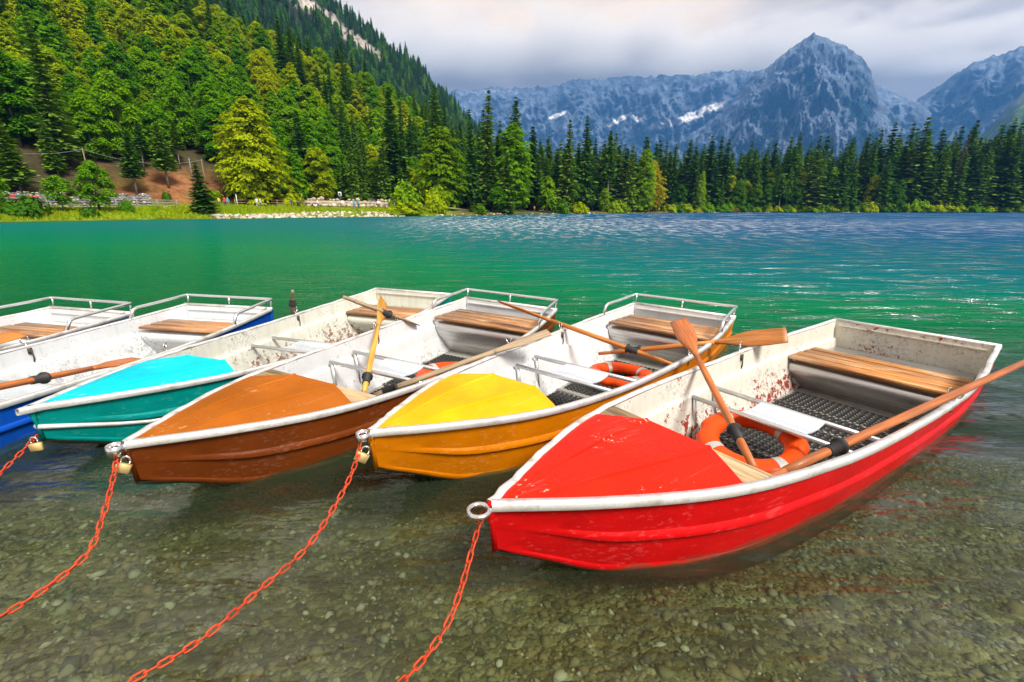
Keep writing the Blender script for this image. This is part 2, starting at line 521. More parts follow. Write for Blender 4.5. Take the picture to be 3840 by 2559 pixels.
def mountain(name, label, az0, az1, naz, sky, r0, r1, foot, seed, relief, steep, vegf, scree=(), rock=(.095, .122, .165), veg=(.009, .028, .030)):  # bluish rock colour has part of the distance haze painted in
    KM = 2.0; r0 *= KM; r1 *= KM; foot *= KM; relief *= KM
    azs = np.linspace(az0, az1, naz)
    tt = np.concatenate([np.linspace(0, 1, 200), 1 + np.linspace(.03, 1, 10)])
    A, T = np.meshgrid(azs, tt)
    el = np.interp(A, [p[0] for p in sky], [p[1] for p in sky])
    el = el + .30 * fbm(A * 1.1, A * 0, oct=5, seed=seed) + .13 * fbm(A * 5, A * 0, oct=4, seed=seed + 2, ridged=True)
    top = r1 * np.tan(np.radians(el)) + CAM_H
    top = np.minimum(top, 628 * KM)
    f = np.where(T <= 1, np.interp(T, [0, .25, .55, .8, 1], [0, steep * .5, steep, steep + (1 - steep) * .55, 1]), 1 - (T - 1) * .6)
    z = foot + (top - foot) * f
    w = np.clip(T, 0, 1)
    x0 = np.sin(np.radians(A)); y0 = np.cos(np.radians(A))
    rr = r0 + (r1 - r0) * T
    zk = z / KM
    rid = .55 * fbm(A * .16 + zk / 900, zk / 330, oct=4, seed=seed + 5, ridged=True) + .6 * fbm(A * .45 - zk / 260, zk / 150, oct=6, seed=seed + 6, ridged=True)
    rid2 = fbm(A * 1.2 + zk / 160, zk / 60, oct=5, seed=seed + 9, ridged=True)
    rr = rr - relief * (rid * 1.25 + rid2 * .5) * np.sin(np.pi * np.clip(w, 0, 1)) ** .7 * np.where(T > 1, 0, 1)
    z = np.minimum(z + np.where(T < 1, 1, 0) * w * (1 - w) * relief * .5 * fbm(A * 2.2, T * 9, oct=5, seed=seed + 13), 630 * KM)
    zo = z; z = z / KM
    V = np.stack([(rr * x0).ravel(), (rr * y0).ravel(), zo.ravel()], 1)
    nr, nc = A.shape
    ii = np.arange(nr * nc).reshape(nr, nc)
    F = np.stack([ii[:-1, :-1], ii[:-1, 1:], ii[1:, 1:], ii[1:, :-1]], -1).reshape(-1, 4)
    me = np_mesh(name, V, F, [ROCK], True)
    seen = np.degrees(np.arctan2(zo - CAM_H, rr))
    vn = fbm(A * .8, z / 60, oct=5, seed=seed + 20)
    hn = (z - foot / KM) / (620 - foot / KM)
    vm = sm(vn * 1.3 - (hn - vegf) * 1.2 + rid * -.8, -.08, .16)[..., None]
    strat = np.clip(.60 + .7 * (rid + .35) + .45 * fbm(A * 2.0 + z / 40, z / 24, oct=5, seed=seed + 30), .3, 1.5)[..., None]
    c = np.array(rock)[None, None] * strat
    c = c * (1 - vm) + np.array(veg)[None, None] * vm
    for (ca, ce, sa, se, rot) in scree:
        ca_ = (A - ca) * math.cos(rot) + (seen - ce) * math.sin(rot); ce_ = -(A - ca) * math.sin(rot) + (seen - ce) * math.cos(rot)
        q = np.sqrt((ca_ / sa) ** 2 + (ce_ / se) ** 2) + .35 * fbm(A * 3, z / 40, oct=3, seed=seed + 40)
        mq = (1 - sm(q, .8, 1.05))[..., None]
        c = c * (1 - mq) + np.array([.62, .62, .62])[None, None] * mq
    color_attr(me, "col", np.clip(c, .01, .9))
    return tag(add(name, me), label, kind="structure")

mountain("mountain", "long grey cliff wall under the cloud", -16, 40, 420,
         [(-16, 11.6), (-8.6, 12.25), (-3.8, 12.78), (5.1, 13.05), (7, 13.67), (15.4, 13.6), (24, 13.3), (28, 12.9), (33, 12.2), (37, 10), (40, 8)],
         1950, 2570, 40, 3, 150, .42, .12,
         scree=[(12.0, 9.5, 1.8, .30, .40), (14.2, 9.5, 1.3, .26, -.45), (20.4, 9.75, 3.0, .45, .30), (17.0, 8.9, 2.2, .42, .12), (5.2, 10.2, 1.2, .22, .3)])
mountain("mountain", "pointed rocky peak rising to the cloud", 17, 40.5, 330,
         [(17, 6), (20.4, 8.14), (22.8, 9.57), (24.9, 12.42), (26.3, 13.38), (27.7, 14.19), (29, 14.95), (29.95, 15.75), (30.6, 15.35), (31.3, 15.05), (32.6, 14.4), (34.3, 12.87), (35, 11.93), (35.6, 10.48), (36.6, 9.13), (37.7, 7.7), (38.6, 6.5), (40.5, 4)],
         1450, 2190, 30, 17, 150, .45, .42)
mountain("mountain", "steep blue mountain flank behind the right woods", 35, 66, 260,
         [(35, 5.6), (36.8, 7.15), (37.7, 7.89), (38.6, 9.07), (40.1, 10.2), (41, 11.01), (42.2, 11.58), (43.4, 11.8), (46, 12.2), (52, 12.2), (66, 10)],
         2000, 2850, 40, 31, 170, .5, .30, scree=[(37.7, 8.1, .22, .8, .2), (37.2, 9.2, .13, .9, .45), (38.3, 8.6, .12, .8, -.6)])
mountain("mountain", "low green mountain shoulder at the frame edge", 41.5, 66, 120,
         [(41.5, 4), (43.8, 6.28), (44.7, 8.2), (45.3, 9.0), (48, 10.5), (55, 12), (66, 12)],
         1150, 1700, 20, 41, 60, .5, .9, veg=(.07, .12, .03))

# wooded ridge with cliffs behind the hillside
def ridge_z(az, r):
    el = np.interp(az, [-70, -40, -24.7, -21, -17.3, -14.3, -10.8, -8.1, -5.7, -2, 3, 8], [24, 23.5, 21.6, 20.6, 18.9, 17.1, 15.1, 12.4, 10.5, 7, 3, 0.5])
    t = np.clip((r - 470) / 400, 0, 1.4)
    f = np.where(t < 1, t ** .8, 1 - (t - 1) * .8)
    return (870 * np.tan(np.radians(el))) * f - 8
A, T = np.meshgrid(np.linspace(-70, 8, 300), np.linspace(470, 1010, 90))
nn = fbm(A * .9, T / 60, oct=5, seed=51, ridged=True)
Z = ridge_z(A, T) + 9 * nn * np.clip((T - 470) / 100, 0, 1)
Rr = T - 22 * nn
nr, nc = A.shape
ii = np.arange(nr * nc).reshape(nr, nc)
F = np.stack([ii[:-1, :-1], ii[:-1, 1:], ii[1:, 1:], ii[1:, :-1]], -1).reshape(-1, 4)
def cliff_mask(A, Z, T):
    s = np.degrees(np.arctan2(Z, T))
    line = np.interp(A, [-24, -21.3, -18.9, -17.4, -15.3, -12.8], [20, 19.0, 17.9, 16.9, 15.6, 14.2])
    m1 = np.exp(-((s - line) / .75) ** 2) * sm(A, -24, -22) * (1 - sm(A, -15.5, -13))
    line2 = np.interp(A, [-10.5, -9.2, -8.3, -7.4], [15.2, 14.1, 13.0, 12.0])
    m2 = np.exp(-((s - line2) / .5) ** 2) * sm(A, -10.8, -10) * (1 - sm(A, -7.6, -6.8))
    return np.maximum(m1, m2) + .35 * fbm(A * 2.2, Z / 14, oct=4, seed=57)
cm = sm(cliff_mask(A, Z, T), .48, .62)[..., None]
c = np.array([.035, .05, .022])[None, None] * (1 - cm) + np.array([.40, .36, .32])[None, None] * cm * (1 + .3 * fbm(A * 7, Z / 9, oct=3, seed=58)[..., None])
me = np_mesh("wooded_ridge", np.stack([(Rr * np.sin(np.radians(A))).ravel(), (Rr * np.cos(np.radians(A))).ravel(), Z.ravel()], 1), F, [rock_mat("ridge_ground", .05, 5)], True)
color_attr(me, "col", np.clip(c, .01, .8))
tag(add("hill", me), "steep dark wooded ridge with pale cliffs", kind="structure")

# ---- air: haze box, clouds above it
def vol_box(name, lo, hi, color, dens, aniso=0.0):
    mb = MB(); c = [(a + b) / 2 for a, b in zip(lo, hi)]; d = [b - a for a, b in zip(lo, hi)]
    mb.box(c, d)
    t = NT(name + "_air")
    p = t.new("VolumePrincipled")
    p.inputs["Color"].default_value = (*color, 1)
    p.inputs["Density"].default_value = dens
    p.inputs["Anisotropy"].default_value = aniso
    t.link(p.outputs[0], t.out.inputs["Volume"])
    return mb.build(name, t.m)
tag(vol_box("haze", (-6200, -1200, -21), (7600, 8200, 1272), (.12, .40, .95), .000104), "thin blue haze in the valley air", "haze", kind="stuff")

# low cloud bank resting on the mountain tops, above the haze
mb = MB(); mb.box((2400, 6660, 1810), (11200, 3800, 1030))
t = NT("cloud_vapour")
tc = t.new("TexCoord"); mp = t.new("Mapping"); mp.inputs["Scale"].default_value = (.0013, .0013, .0036)
t.link(tc.outputs["Object"], mp.inputs[0])
n = t.noise(mp.outputs[0], 1.0, 5, .58, .4)
sx = t.new("SeparateXYZ"); t.link(tc.outputs["Object"], sx.inputs[0])
zf = t.new("MapRange"); zf.inputs[1].default_value = 1296; zf.inputs[2].default_value = 1450; t.link(sx.outputs[2], zf.inputs[0])
zt_ = t.new("MapRange"); zt_.inputs[1].default_value = 2320; zt_.inputs[2].default_value = 1600; t.link(sx.outputs[2], zt_.inputs[0])
yf = t.new("MapRange"); yf.inputs[1].default_value = 4770; yf.inputs[2].default_value = 5500; t.link(sx.outputs[1], yf.inputs[0])
env = t.math('MULTIPLY', t.math('MULTIPLY', zf.outputs[0], zt_.outputs[0]), yf.outputs[0])
dn = t.math('MAXIMUM', t.math('SUBTRACT', t.math('ADD', n, t.math('MULTIPLY', env, .50)), .70), 0.0)
dn = t.math('MULTIPLY', t.math('MULTIPLY', dn, env), .032)
p = t.new("VolumePrincipled"); p.inputs["Color"].default_value = (.90, .90, .89, 1)
t.link(dn, p.inputs["Density"]); t.link(p.outputs[0], t.out.inputs["Volume"])
tag(mb.build("clouds", t.m), "grey cloud bank hanging over the mountain tops", "cloud", kind="stuff")

# ================================================================== BOATS
def at_z(px, py, z):
    """world point at height z seen in direction (px,py) of a 2353 x 1568 picture"""
    p = at_pixel(px, py, 1.0); d = p - Vector((0, 0, CAM_H))
    return Vector((0, 0, CAM_H)) + d * ((z - CAM_H) / d.z)

def paint(name, c, rough=.38, wear=.0, wearcol=(.55, .5, .45), coat=.0, var=.20, water=True, scuff=.26):
    t = NT(name); v = t.coord()
    big = t.noise(v, 2.2, 5, .6); fine = t.noise(v, 60, 4, .6); streak = t.noise(t.coord((2, 2, 14)), 3, 4, .6)
    col = t.mix(t.ramp(big, [(.3, 0), (.7, 1)]), tuple(k * (1 - var) for k in c), tuple(min(1, k * (1 + var)) for k in c))
    col = t.mix(t.ramp(streak, [(.52, 0), (.78, .5)]), col, tuple(k * .72 for k in c))
    if wear > 0:
        ch = t.math('MULTIPLY', t.noise(v, 34, 7, .72), t.math('ADD', t.noise(v, 3.1, 3), .55))
        col = t.mix(t.ramp(ch, [(.70 - wear * .3, 0), (.73 - wear * .3, 1)]), col, wearcol)
    scr = t.noise(t.coord((1.2, 26, 26), (.12, .2, .1)), 2.2, 5, .6); scm = t.noise(v, 2.7, 3)
    col = t.mix(t.ramp(t.math('MULTIPLY', scr, t.math('ADD', scm, .45)), [(.60, 0), (.66, scuff)]), col, tuple(min(1, k * 1.25 + .10) for k in c))
    dots = t.noise(v, 150, 2, .5)
    col = t.mix(t.ramp(dots, [(.70, 0), (.74, .55)]), col, tuple(k * .5 + .03 for k in c))
    if water:
      sz_ = t.new("SeparateXYZ"); t.link(t.coord(), sz_.inputs[0])
      wl_ = t.math('ADD', sz_.outputs[2], t.math('MULTIPLY', t.math('SUBTRACT', t.noise(t.coord((3, 3, 8)), 2.0, 5, .65), .5), .10))
      col = t.mix(t.ramp(wl_, [(-.005, .6), (.014, 0)]), col, (.05, .055, .03))
    ro = t.ramp(fine, [(.3, rough * .8), (.7, min(1, rough * 1.35))])
    t.principled(col, ro, 0, t.bump(t.math('ADD', t.math('MULTIPLY', big, 2.0), t.math('MULTIPLY', fine, .15)), .32, .014), coat=coat, spec=.12)
    return t.m

def lining(name, c, chip=(.22, .035, .02), amount=.5, grime=.6):
    t = NT(name); v = t.coord()
    cl = t.noise(v, 1.7, 3, .5); n = t.noise(v, 19, 9, .74); n2 = t.noise(v, 41, 6, .7); sp = t.noise(v, 120, 3, .6)
    col = t.mix(t.ramp(t.noise(v, 3.3, 5, .6), [(.35, 0), (.7, 1)]), tuple(k * .86 for k in c), c)
    run = t.noise(t.coord((9, 9, .8)), 2.0, 5, .6)
    col = t.mix(t.ramp(run, [(.5, 0), (.78, grime * .55)]), col, (.34, .30, .23))
    grey = t.math('ADD', n2, t.math('MULTIPLY', cl, .55))
    col = t.mix(t.ramp(grey, [(.92 - amount * .12, 0), (.97 - amount * .12, .75)]), col, (.38, .39, .40))
    sz_ = t.new("SeparateXYZ"); t.link(t.coord(), sz_.inputs[0])
    low = t.new("MapRange"); low.inputs[1].default_value = .16; low.inputs[2].default_value = -.20; low.inputs[3].default_value = -.05; low.inputs[4].default_value = .07; t.link(sz_.outputs[2], low.inputs[0])
    rim = t.new("MapRange"); rim.inputs[1].default_value = .22; rim.inputs[2].default_value = .32; rim.inputs[3].default_value = 0; rim.inputs[4].default_value = .07; t.link(sz_.outputs[2], rim.inputs[0])
    edge = t.math('ADD', low.outputs[0], rim.outputs[0])
    ch = t.math('ADD', t.math('ADD', n, edge), t.math('MULTIPLY', cl, .60))
    col = t.mix(t.ramp(ch, [(.98 - amount * .13, 0), (1.0 - amount * .13, 1)]), col, chip)
    col = t.mix(t.ramp(sp, [(.68, 0), (.74, amount * .6)]), col, (.2, .18, .15))
    t.principled(col, t.ramp(n, [(.3, .35), (.7, .6)]), 0, t.bump(t.math('MULTIPLY', ch, -1.0), .15, .004), spec=.4)
    return t.m

def metal(name, c, rough=.32, metallic=.85, grime=(.20, .16, .11), amt=.5, stretch=(1, 1, 1)):
    t = NT(name); v = t.coord(stretch)
    n = t.noise(v, 7, 6, .65); f = t.noise(v, 90, 4, .6)
    col = t.mix(t.ramp(n, [(.48, 0), (.74, amt)]), c, grime)
    col = t.mix(t.ramp(f, [(.3, 0), (.75, .35)]), col, tuple(k * .55 for k in c))
    t.principled(col, t.ramp(n, [(.3, rough * .75), (.7, min(1, rough * 1.7))]), metallic, t.bump(f, .12, .003))
    return t.m

def wood(name, a, b, worn, wornamt=.4, axis=(1.2, 18, 18), rough=.45, coat=.2):
    t = NT(name); v = t.coord(axis)
    g1 = t.noise(v, 1.6, 6, .62, .5); g2 = t.noise(t.coord(tuple(k * 3 for k in axis)), 1.5, 4, .6)
    col = t.ramp(g1, [(.3, a), (.55, b), (.75, tuple(k * 1.2 for k in b))])
    col = t.mix(1.0, col, t.ramp(g2, [(.3, .6), (.7, 1.25)]), 'MULTIPLY')
    oi = t.new('ObjectInfo'); col = t.mix(1.0, col, t.ramp(oi.outputs['Random'], [(0, .68), (1, 1.3)]), 'MULTIPLY')
    w = t.noise(t.coord(tuple(k * .35 for k in axis)), 3.5, 7, .7)
    col = t.mix(t.ramp(w, [(.52, 0), (.70, wornamt)]), col, worn)
    t.principled(col, t.ramp(g1, [(.3, rough), (.7, min(1, rough * 1.5))]), 0, t.bump(g2, .35, .004), coat=coat)
    return t.m

ALU = metal("aluminium_tube", (.78, .79, .80), .26, .9, (.30, .26, .20), .35)
ALU_W = metal("worn_white_gunwale", (.93, .93, .92), .34, .5, (.32, .24, .16), .95)
ALU_B = metal("brushed_sheet", (.66, .66, .66), .30, .92, (.22, .19, .15), .65, (1, .25, 6))
STEEL = metal("bright_steel", (.80, .80, .80), .18, 1.0, (.3, .24, .18), .25)
IRON = metal("dark_iron", (.10, .09, .08), .5, .7, (.18, .08, .03), .5)
WOOD_SEAT = wood("varnished_slats", (.26, .085, .014), (.54, .22, .045), (.78, .58, .36), .85, (14, 1.2, 14))
WOOD_SEAT_D = wood("worn_brown_slats", (.22, .085, .026), (.44, .20, .065), (.72, .58, .40), .85, (14, 1.2, 14))
WOOD_BOARD = wood("bleached_board", (.22, .13, .06), (.46, .32, .17), (.62, .52, .36), .7, (16, 1.1, 16), .7, 0)
WOOD_OAR = wood("orange_oar_wood", (.36, .105, .014), (.56, .19, .028), (.66, .33, .10), .25, (1.0, 22, 22), .42, .1)
WOOD_OAR_R = wood("red_brown_oar_wood", (.26, .062, .012), (.44, .125, .025), (.55, .24, .08), .3, (1.0, 22, 22), .42, .12)
WOOD_OAR_G = wood("weathered_oar_wood", (.16, .105, .06), (.33, .235, .14), (.50, .42, .30), .5, (1.0, 22, 22), .7, 0)
WOOD_OAR_Y = wood("yellow_oar_wood", (.45, .19, .02), (.68, .32, .04), (.75, .5, .2), .3, (1.0, 22, 22), .42, .1)
RUBBER = metal("black_rubber", (.018, .018, .02), .55, 0.0, (.05, .045, .04), .3)
MATMAT = metal("black_mat", (.016, .016, .017), .6, 0.0, (.05, .05, .05), .4)
PLATE = metal("pale_seat_plate", (.74, .80, .87), .22, .35, (.45, .47, .50), .3)
FLOORM = metal("scuffed_floor", (.42, .41, .37), .55, .3, (.16, .13, .09), .8)
RINGM = paint("lifebuoy_orange", (.80, .075, .008), .42, 0, coat=.05, water=False, scuff=.12)
BANDM = metal("grey_reflective_band", (.55, .55, .53), .4, .3, (.35, .33, .3), .4)
CHAINM = paint("chain_red", (.78, .075, .025), .45, .15, (.35, .12, .06), coat=.1, water=False, scuff=0)
t = NT("chain_red_paint")
oi = t.new("ObjectInfo"); nn_ = t.noise(t.coord((60, 60, 60)), 1.5, 4, .6)
cc = t.mix(1.0, (.74, .070, .022), t.ramp(oi.outputs["Random"], [(0, .55), (.5, .95), (1, 1.15)]), 'MULTIPLY')
fr_ = t.math('ADD', nn_, t.math('MULTIPLY', oi.outputs["Random"], .16))
cc = t.mix(t.ramp(fr_, [(.60, 0), (.68, .8)]), cc, (.16, .055, .025))
t.principled(cc, .5, 0, spec=.2)
CHAINM = t.m
BRASS = metal("brass", (.86, .62, .26), .36, .45, (.55, .40, .18), .3)

WS = [0, .08, .18, .32, .5, .75, 1.0]
WW = [0, .18840562, .38099525, .52143783, .60502925, .652, .58064189]
def w_of(s, ws, wb): return interp_s(s, WS, WW) * (ws + wb * np.asarray(s))
def zg_of(s): s = np.asarray(s, float); return .3985 * (1 - s) * (1 - 2 * s) + .2632 * 4 * s * (1 - s) + .2998 * s * (2 * s - 1)

def grid_faces(nr, nc, n0=0, flip=False):
    ii = np.arange(nr * nc).reshape(nr, nc) + n0
    F = np.stack([ii[:-1, :-1], ii[:-1, 1:], ii[1:, 1:], ii[1:, :-1]], -1).reshape(-1, 4)
    return F[:, ::-1] if flip else F

class Boat:
    def __init__(s, name_label, pos, yaw, L, ws, wb, dz, heel, hullm, deckm, linem, seat_z, seat_x0, seat_n, seat_m, box_m, thw_x, thw_z, floor_z=-.225,
                 rail=True, board=False, ring='tube', xd=.93, strip=False, legs=True, mat_x=None, crown=.03, trailing=0.0, tline=None, part_labels=None):
        s.L, s.ws, s.wb = L, ws, wb
        e = s.e = empty("rowing_boat", (pos[0], pos[1], dz), (heel, 0, R(yaw)))
        tag(e, name_label, "boat", "rowing boats moored side by side")
        S = np.concatenate([np.linspace(0, .12, 16)[:-1], np.linspace(.12, 1, 46)])
        X = S * L
        W = w_of(S, ws, wb); ZG = zg_of(S)
        rat = np.interp(X, [0, .2, .41, .71, 1.0, 1.5, 3, L], [.30, .50, .66, .87, .93, .945, .95, .95])
        WC = W * rat
        ZC = interp_s(X, [0, .2, .41, .71, 1.0, 1.5, L], [.205, .10, .0, -.030, -.040, -.045, -.045])
        ZK = interp_s(X, [0, .2, .41, .71, 1.0, 1.5, L], [.195, .085, -.03, -.13, -.22, -.27, -.265])
        # outer shell
        q = np.array([0, .10, .30, .42, .455, .49, .52, .535, .56, .62, .80, .90, .93, .96, .98, 1.0])
        rb = np.interp(q, [0, .42, .455, .49, .52, .535, .56, 1], [0, 0, .7, 1, 1, .25, 0, 0])
        rb2 = np.interp(q, [0, .90, .93, .96, .98, 1], [0, 0, .8, 1, .8, .3])
        amp = .017 * sm(S, .01, .10)
        vs, fs = [], []
        for sg in (1, -1):
            Y = W[:, None] + (WC - W)[:, None] * q[None] ** 1.3 + amp[:, None] * rb[None] + (.007 * sm(S, 0, .04))[:, None] * rb2[None]
            Z = ZG[:, None] + (ZC - ZG)[:, None] * q[None]
            nside = Y.shape[1]
            XX = np.repeat(X[:, None], Y.shape[1], 1) + np.clip((.02 - S[:, None]) / .02, 0, 1) * -.012 * np.linspace(1, -1.2, Y.shape[1])[None]
            V = np.stack([XX, Y * sg, Z], -1)
            fs.append(grid_faces(V.shape[0], V.shape[1], sum(len(k) for k in vs), sg > 0))
            vs.append(V.reshape(-1, 3))
        hull = add("hull", sharp(np_mesh("hull", np.concatenate(vs), np.concatenate(fs), [hullm], True), 24), e)
        vs, fs = [], []
        for sg in (1, -1):
            bil = ZC + (ZK - ZC) * .80
            Y = np.stack([WC + .004, WC * .93, WC * .88, WC * .5, 0 * WC], 1); Z = np.stack([ZC + .001, ZC * .5 + bil * .5, bil, bil * .3 + ZK * .7, ZK - .012], 1)
            V = np.stack([np.repeat(X[:, None], 5, 1) + .002, Y * sg, Z], -1)
            fs.append(grid_faces(V.shape[0], 5, sum(len(k) for k in vs), sg > 0)); vs.append(V.reshape(-1, 3))
        add("hull_bottom", np_mesh("hull_bottom", np.concatenate(vs), np.concatenate(fs), [BOTTOM], True), hull)
        # transom plates
        mb = MB()
        wt, zt = float(W[-1]), float(ZG[-1])
        wcb = float(WC[-1])
        out = [(-wt, zt), (-wcb - .0, -.045), (0, -.26), (wcb, -.045), (wt, zt)]
        for x0, x1 in ((L - .004, L + .018),):
            Vt = [(x0, y, z) for y, z in out] + [(x1 + .05 * (z + .27), y, z) for y, z in out]
            Vt = [(x, y, z) for x, y, z in Vt]
            n = 5
            mb.raw(Vt, [[k, (k + 1) % n, (k + 1) % n + n, k + n] for k in range(n)], [[0, 2, 1], [0, 4, 2], [4, 3, 2], [5, 6, 7], [5, 7, 9], [9, 7, 8]])
        mb.build("transom", hullm, e)
        # inner lining
        qi = np.array([.015, .15, .35, .475, .49, .53, .56, .75, .92, .985])
        inn = np.interp(qi, [0, .475, .49, .53, .56, 1], [.016, .018, .020, .040, .042, .046])
        vs, fs = [], []
        m = S > .10
        for sg in (1, -1):
            Y = W[m][:, None] + (WC - W)[m][:, None] * qi[None] ** 1.3 - inn[None]
            Z = ZG[m][:, None] + (ZC - ZG)[m][:, None] * qi[None]
            Y = np.concatenate([Y, np.maximum(.0, Y[:, -1:] - .07)], 1); Z = np.concatenate([Z, np.maximum(floor_z - .01, ZK[m] + .03)[:, None]], 1)
            V = np.stack([np.repeat(X[m][:, None], Y.shape[1], 1) - .004, np.maximum(Y, .01) * sg, Z], -1)
            fs.append(grid_faces(V.shape[0], V.shape[1], sum(len(k) for k in vs), sg < 0)); vs.append(V.reshape(-1, 3))
        add("inner_lining", sharp(np_mesh("inner_lining", np.concatenate(vs), np.concatenate(fs), [linem], True), 24), e)
        mb = MB()
        wi = wt - .018
        Vt = [(L - .026, -wi, zt - .004), (L - .026, wi, zt - .004), (L - .026, wcb - .04, floor_z - .01), (L - .026, -wcb + .04, floor_z - .01)]
        mb.raw(Vt, [[0, 1, 2, 3]])
        mb.box((L - .034, 0, zt - .045), (.014, 2 * wi - .06, .012))
        mb.build("transom_lining", tline or linem, e)
        # floor
        xs = X[X > xd - .02]; yf = np.interp(xs, X, WC) - .105
        V = np.concatenate([np.stack([xs, yf, 0 * xs + floor_z], 1), np.stack([xs, -yf, 0 * xs + floor_z], 1)])
        n = len(xs)
        F = np.array([[k, k + n, k + n + 1, k + 1] for k in range(n - 1)])
        s.floor = add("floor", np_mesh("floor", V, F, [FLOORM]), e)
        for xr in np.arange(xd + .3, seat_x0, .34):
            yy = float(np.interp(xr, X, WC)) - .12
            mbr = MB(); mbr.box((xr, 0, floor_z + .008), (.03, 2 * yy, .014)); mbr.build("floor_rib", FLOORM, s.floor)
        # gunwale
        prof = np.array([(-.015, -.002), (-.014, .009), (.015, .010), (.018, .007), (.0185, -.021), (.014, -.025), (.004, -.024)])
        for sg in (1, -1):
            Sg = np.concatenate([np.linspace(0, .12, 14)[:-1], np.linspace(.12, 1, 40)])
            P = np.stack([Sg * L, w_of(Sg, ws, wb), zg_of(Sg)], 1)
            T = np.gradient(P, axis=0); T /= np.linalg.norm(T[:, :2], axis=1)[:, None]
            Nn = np.stack([-T[:, 1], T[:, 0]], 1)
            wob = .0018 * np.random.default_rng(int(L * 100) + sg).normal(0, 1, len(P))
            pts = np.stack([P[:, 0:1] + Nn[:, 0:1] * prof[None, :, 0], P[:, 1:2] + Nn[:, 1:2] * prof[None, :, 0] + wob[:, None], P[:, 2:3] + prof[None, :, 1] + wob[:, None] * .6], -1)
            if sg > 0: pts[:, :, 1] = np.maximum(pts[:, :, 1], -.016)
            pts[:, :, 1] *= sg
            if trailing: pts[0, :, 0] -= trailing
            V = np.concatenate([pts, pts[:, :1]], 1)
            add("gunwale", np_mesh("gunwale", V.reshape(-1, 3), grid_faces(V.shape[0], V.shape[1], 0, sg > 0), [ALU_W], True), e); sharp(e.children[-1].data, 38)
        mb = MB(); mb.cbox((L + .002, 0, zt + .002), (2 * wt + .03, .040, .030), .006, Matrix.Rotation(R(90), 3, 'Z')); mb.build("transom_rail", ALU_W, e)
        # stem head fitting
        zb = float(ZG[0])
        if ring == 'flat':
            mb = MB(); mb.tube([(-.050 + .036 * math.cos(a), .036 * math.sin(a), zb - .008) for a in np.linspace(0, 2 * math.pi, 22)[:-1]], .0095, 8, closed=True); mb.build("bow_ring", STEEL, e, True)
        elif ring == 'tube':
            mb = MB()
            a = np.linspace(0, 2 * math.pi, 25)[:-1]
            Vr = [( -.040 + rr * math.cos(k), rr * math.sin(k), zb + zz) for (rr, zz) in ((.032, .010), (.032, -.036), (.027, -.036), (.027, .010)) for k in a]
            mb.raw(Vr, [[i * 24 + k, i * 24 + (k + 1) % 24, ((i + 1) % 4) * 24 + (k + 1) % 24, ((i + 1) % 4) * 24 + k] for i in range(4) for k in range(24)])
            mb.box((.0, 0, zb - .02), (.03, .03, .04))
            mb.build("bow_ring", STEEL, e)
        # bow nose cap
        mb = MB(); mb.tube([(.002, 0, zb + .008), (-.004, 0, zb - .03), (.004, 0, zb * .5 + .1), (.012, 0, .20)], [.016, .017, .009, .011], 8); mb.build("stem", hullm, e, True)
        if strip:
            mbs = MB()
            for sg in (1, -1):
                pth = [(k * L, sg * (float(np.interp(k, S, W + (WC - W) * .62)) + .006), float(np.interp(k, S, ZG + (ZC - ZG) * .60))) for k in np.linspace(0.0, 1, 30)]
                mbs = MB(); mbs.tube(pth, .014, 6); mbs.build("rub_strake", ALU_W, hull, True)
        # foredeck
        nv = 30
        yk = .165
        wd = float(np.interp(xd, X, W))
        kk = yk / wd
        U = np.unique(np.round(np.concatenate([np.linspace(-1, 1, 25), [sg * (kk + o_) for sg in (-1, 1) for o_ in (-.034, -.026, -.010, .010, .026, .034)]]), 5)); nu = len(U)
        rows = []
        for v in np.linspace(0.02, 1, nv):
            row = []
            for u in U:
                edge = xd + .13 * min(1, max(0, (1 - abs(u)) / (1 - kk)))
                x = v * edge
                wy = float(np.interp(x, X, W)) - .010
                y = u * wy
                f = min(1, v * 1.5)
                cr = crown * min(1, (1 - abs(u)) / (1 - kk)) * f
                t_ = abs(abs(u) - kk)
                bead = .0075 if t_ < .012 else .005 if t_ < .028 else 0
                row.append((x, y, float(np.interp(x, X, ZG)) + .004 + cr + bead * min(1, max(0, (v - .28) * 6))))
            rows.append(row)
        last = [(x + .002, y, z - .025) for (x, y, z) in rows[-1]]
        V = np.array(rows + [last])
        s.deck_end = rows[-1]
        dk = add("foredeck", sharp(np_mesh("foredeck", V.reshape(-1, 3), grid_faces(nv + 1, nu, 0, True), [deckm], True), 14), e)
        if board:
            mb = MB(); zb_ = float(np.interp(xd + .1, X, ZG)) - .012
            wbd = float(np.interp(xd + .15, X, W)) - .025
            mb.cbox((xd + .105, 0, zb_), (2 * wbd, .15, .026), .004, Matrix.Rotation(R(90), 3, 'Z'))
            mb.build("deck_board", WOOD_BOARD, dk)
        # stern seat: slats on a sheet metal box
        pw = .128
        seat = MB(); ext = seat_n * pw
        yb = float(np.interp(seat_x0 + .25, X, W)) - .075
        x0 = seat_x0 + .02
        prof2 = [(x0 + .16, floor_z), (x0 + .015, seat_z - .145), (x0 + .004, seat_z - .115), (x0 + .004, seat_z - .085), (x0 + .014, seat_z - .062), (x0 + .035, seat_z - .047), (x0 + .065, seat_z - .042), (L - .04, seat_z - .042)]
        nb = len(prof2)
        Vb = []
        for sg in (-1, 1):
            for (xx, zz) in prof2:
                qq = (float(np.interp(xx, X, ZG)) - zz) / (float(np.interp(xx, X, ZG)) - float(np.interp(xx, X, ZC)))
                ww = float(np.interp(xx, X, W)) + (float(np.interp(xx, X, WC)) - float(np.interp(xx, X, W))) * min(1.1, max(0, qq)) - (.024 if qq < .48 else .05)
                Vb.append((xx, sg * ww, zz))
        mb = MB(); mb.raw(Vb, [[k, k + 1, k + 1 + nb, k + nb] for k in range(nb - 1)])
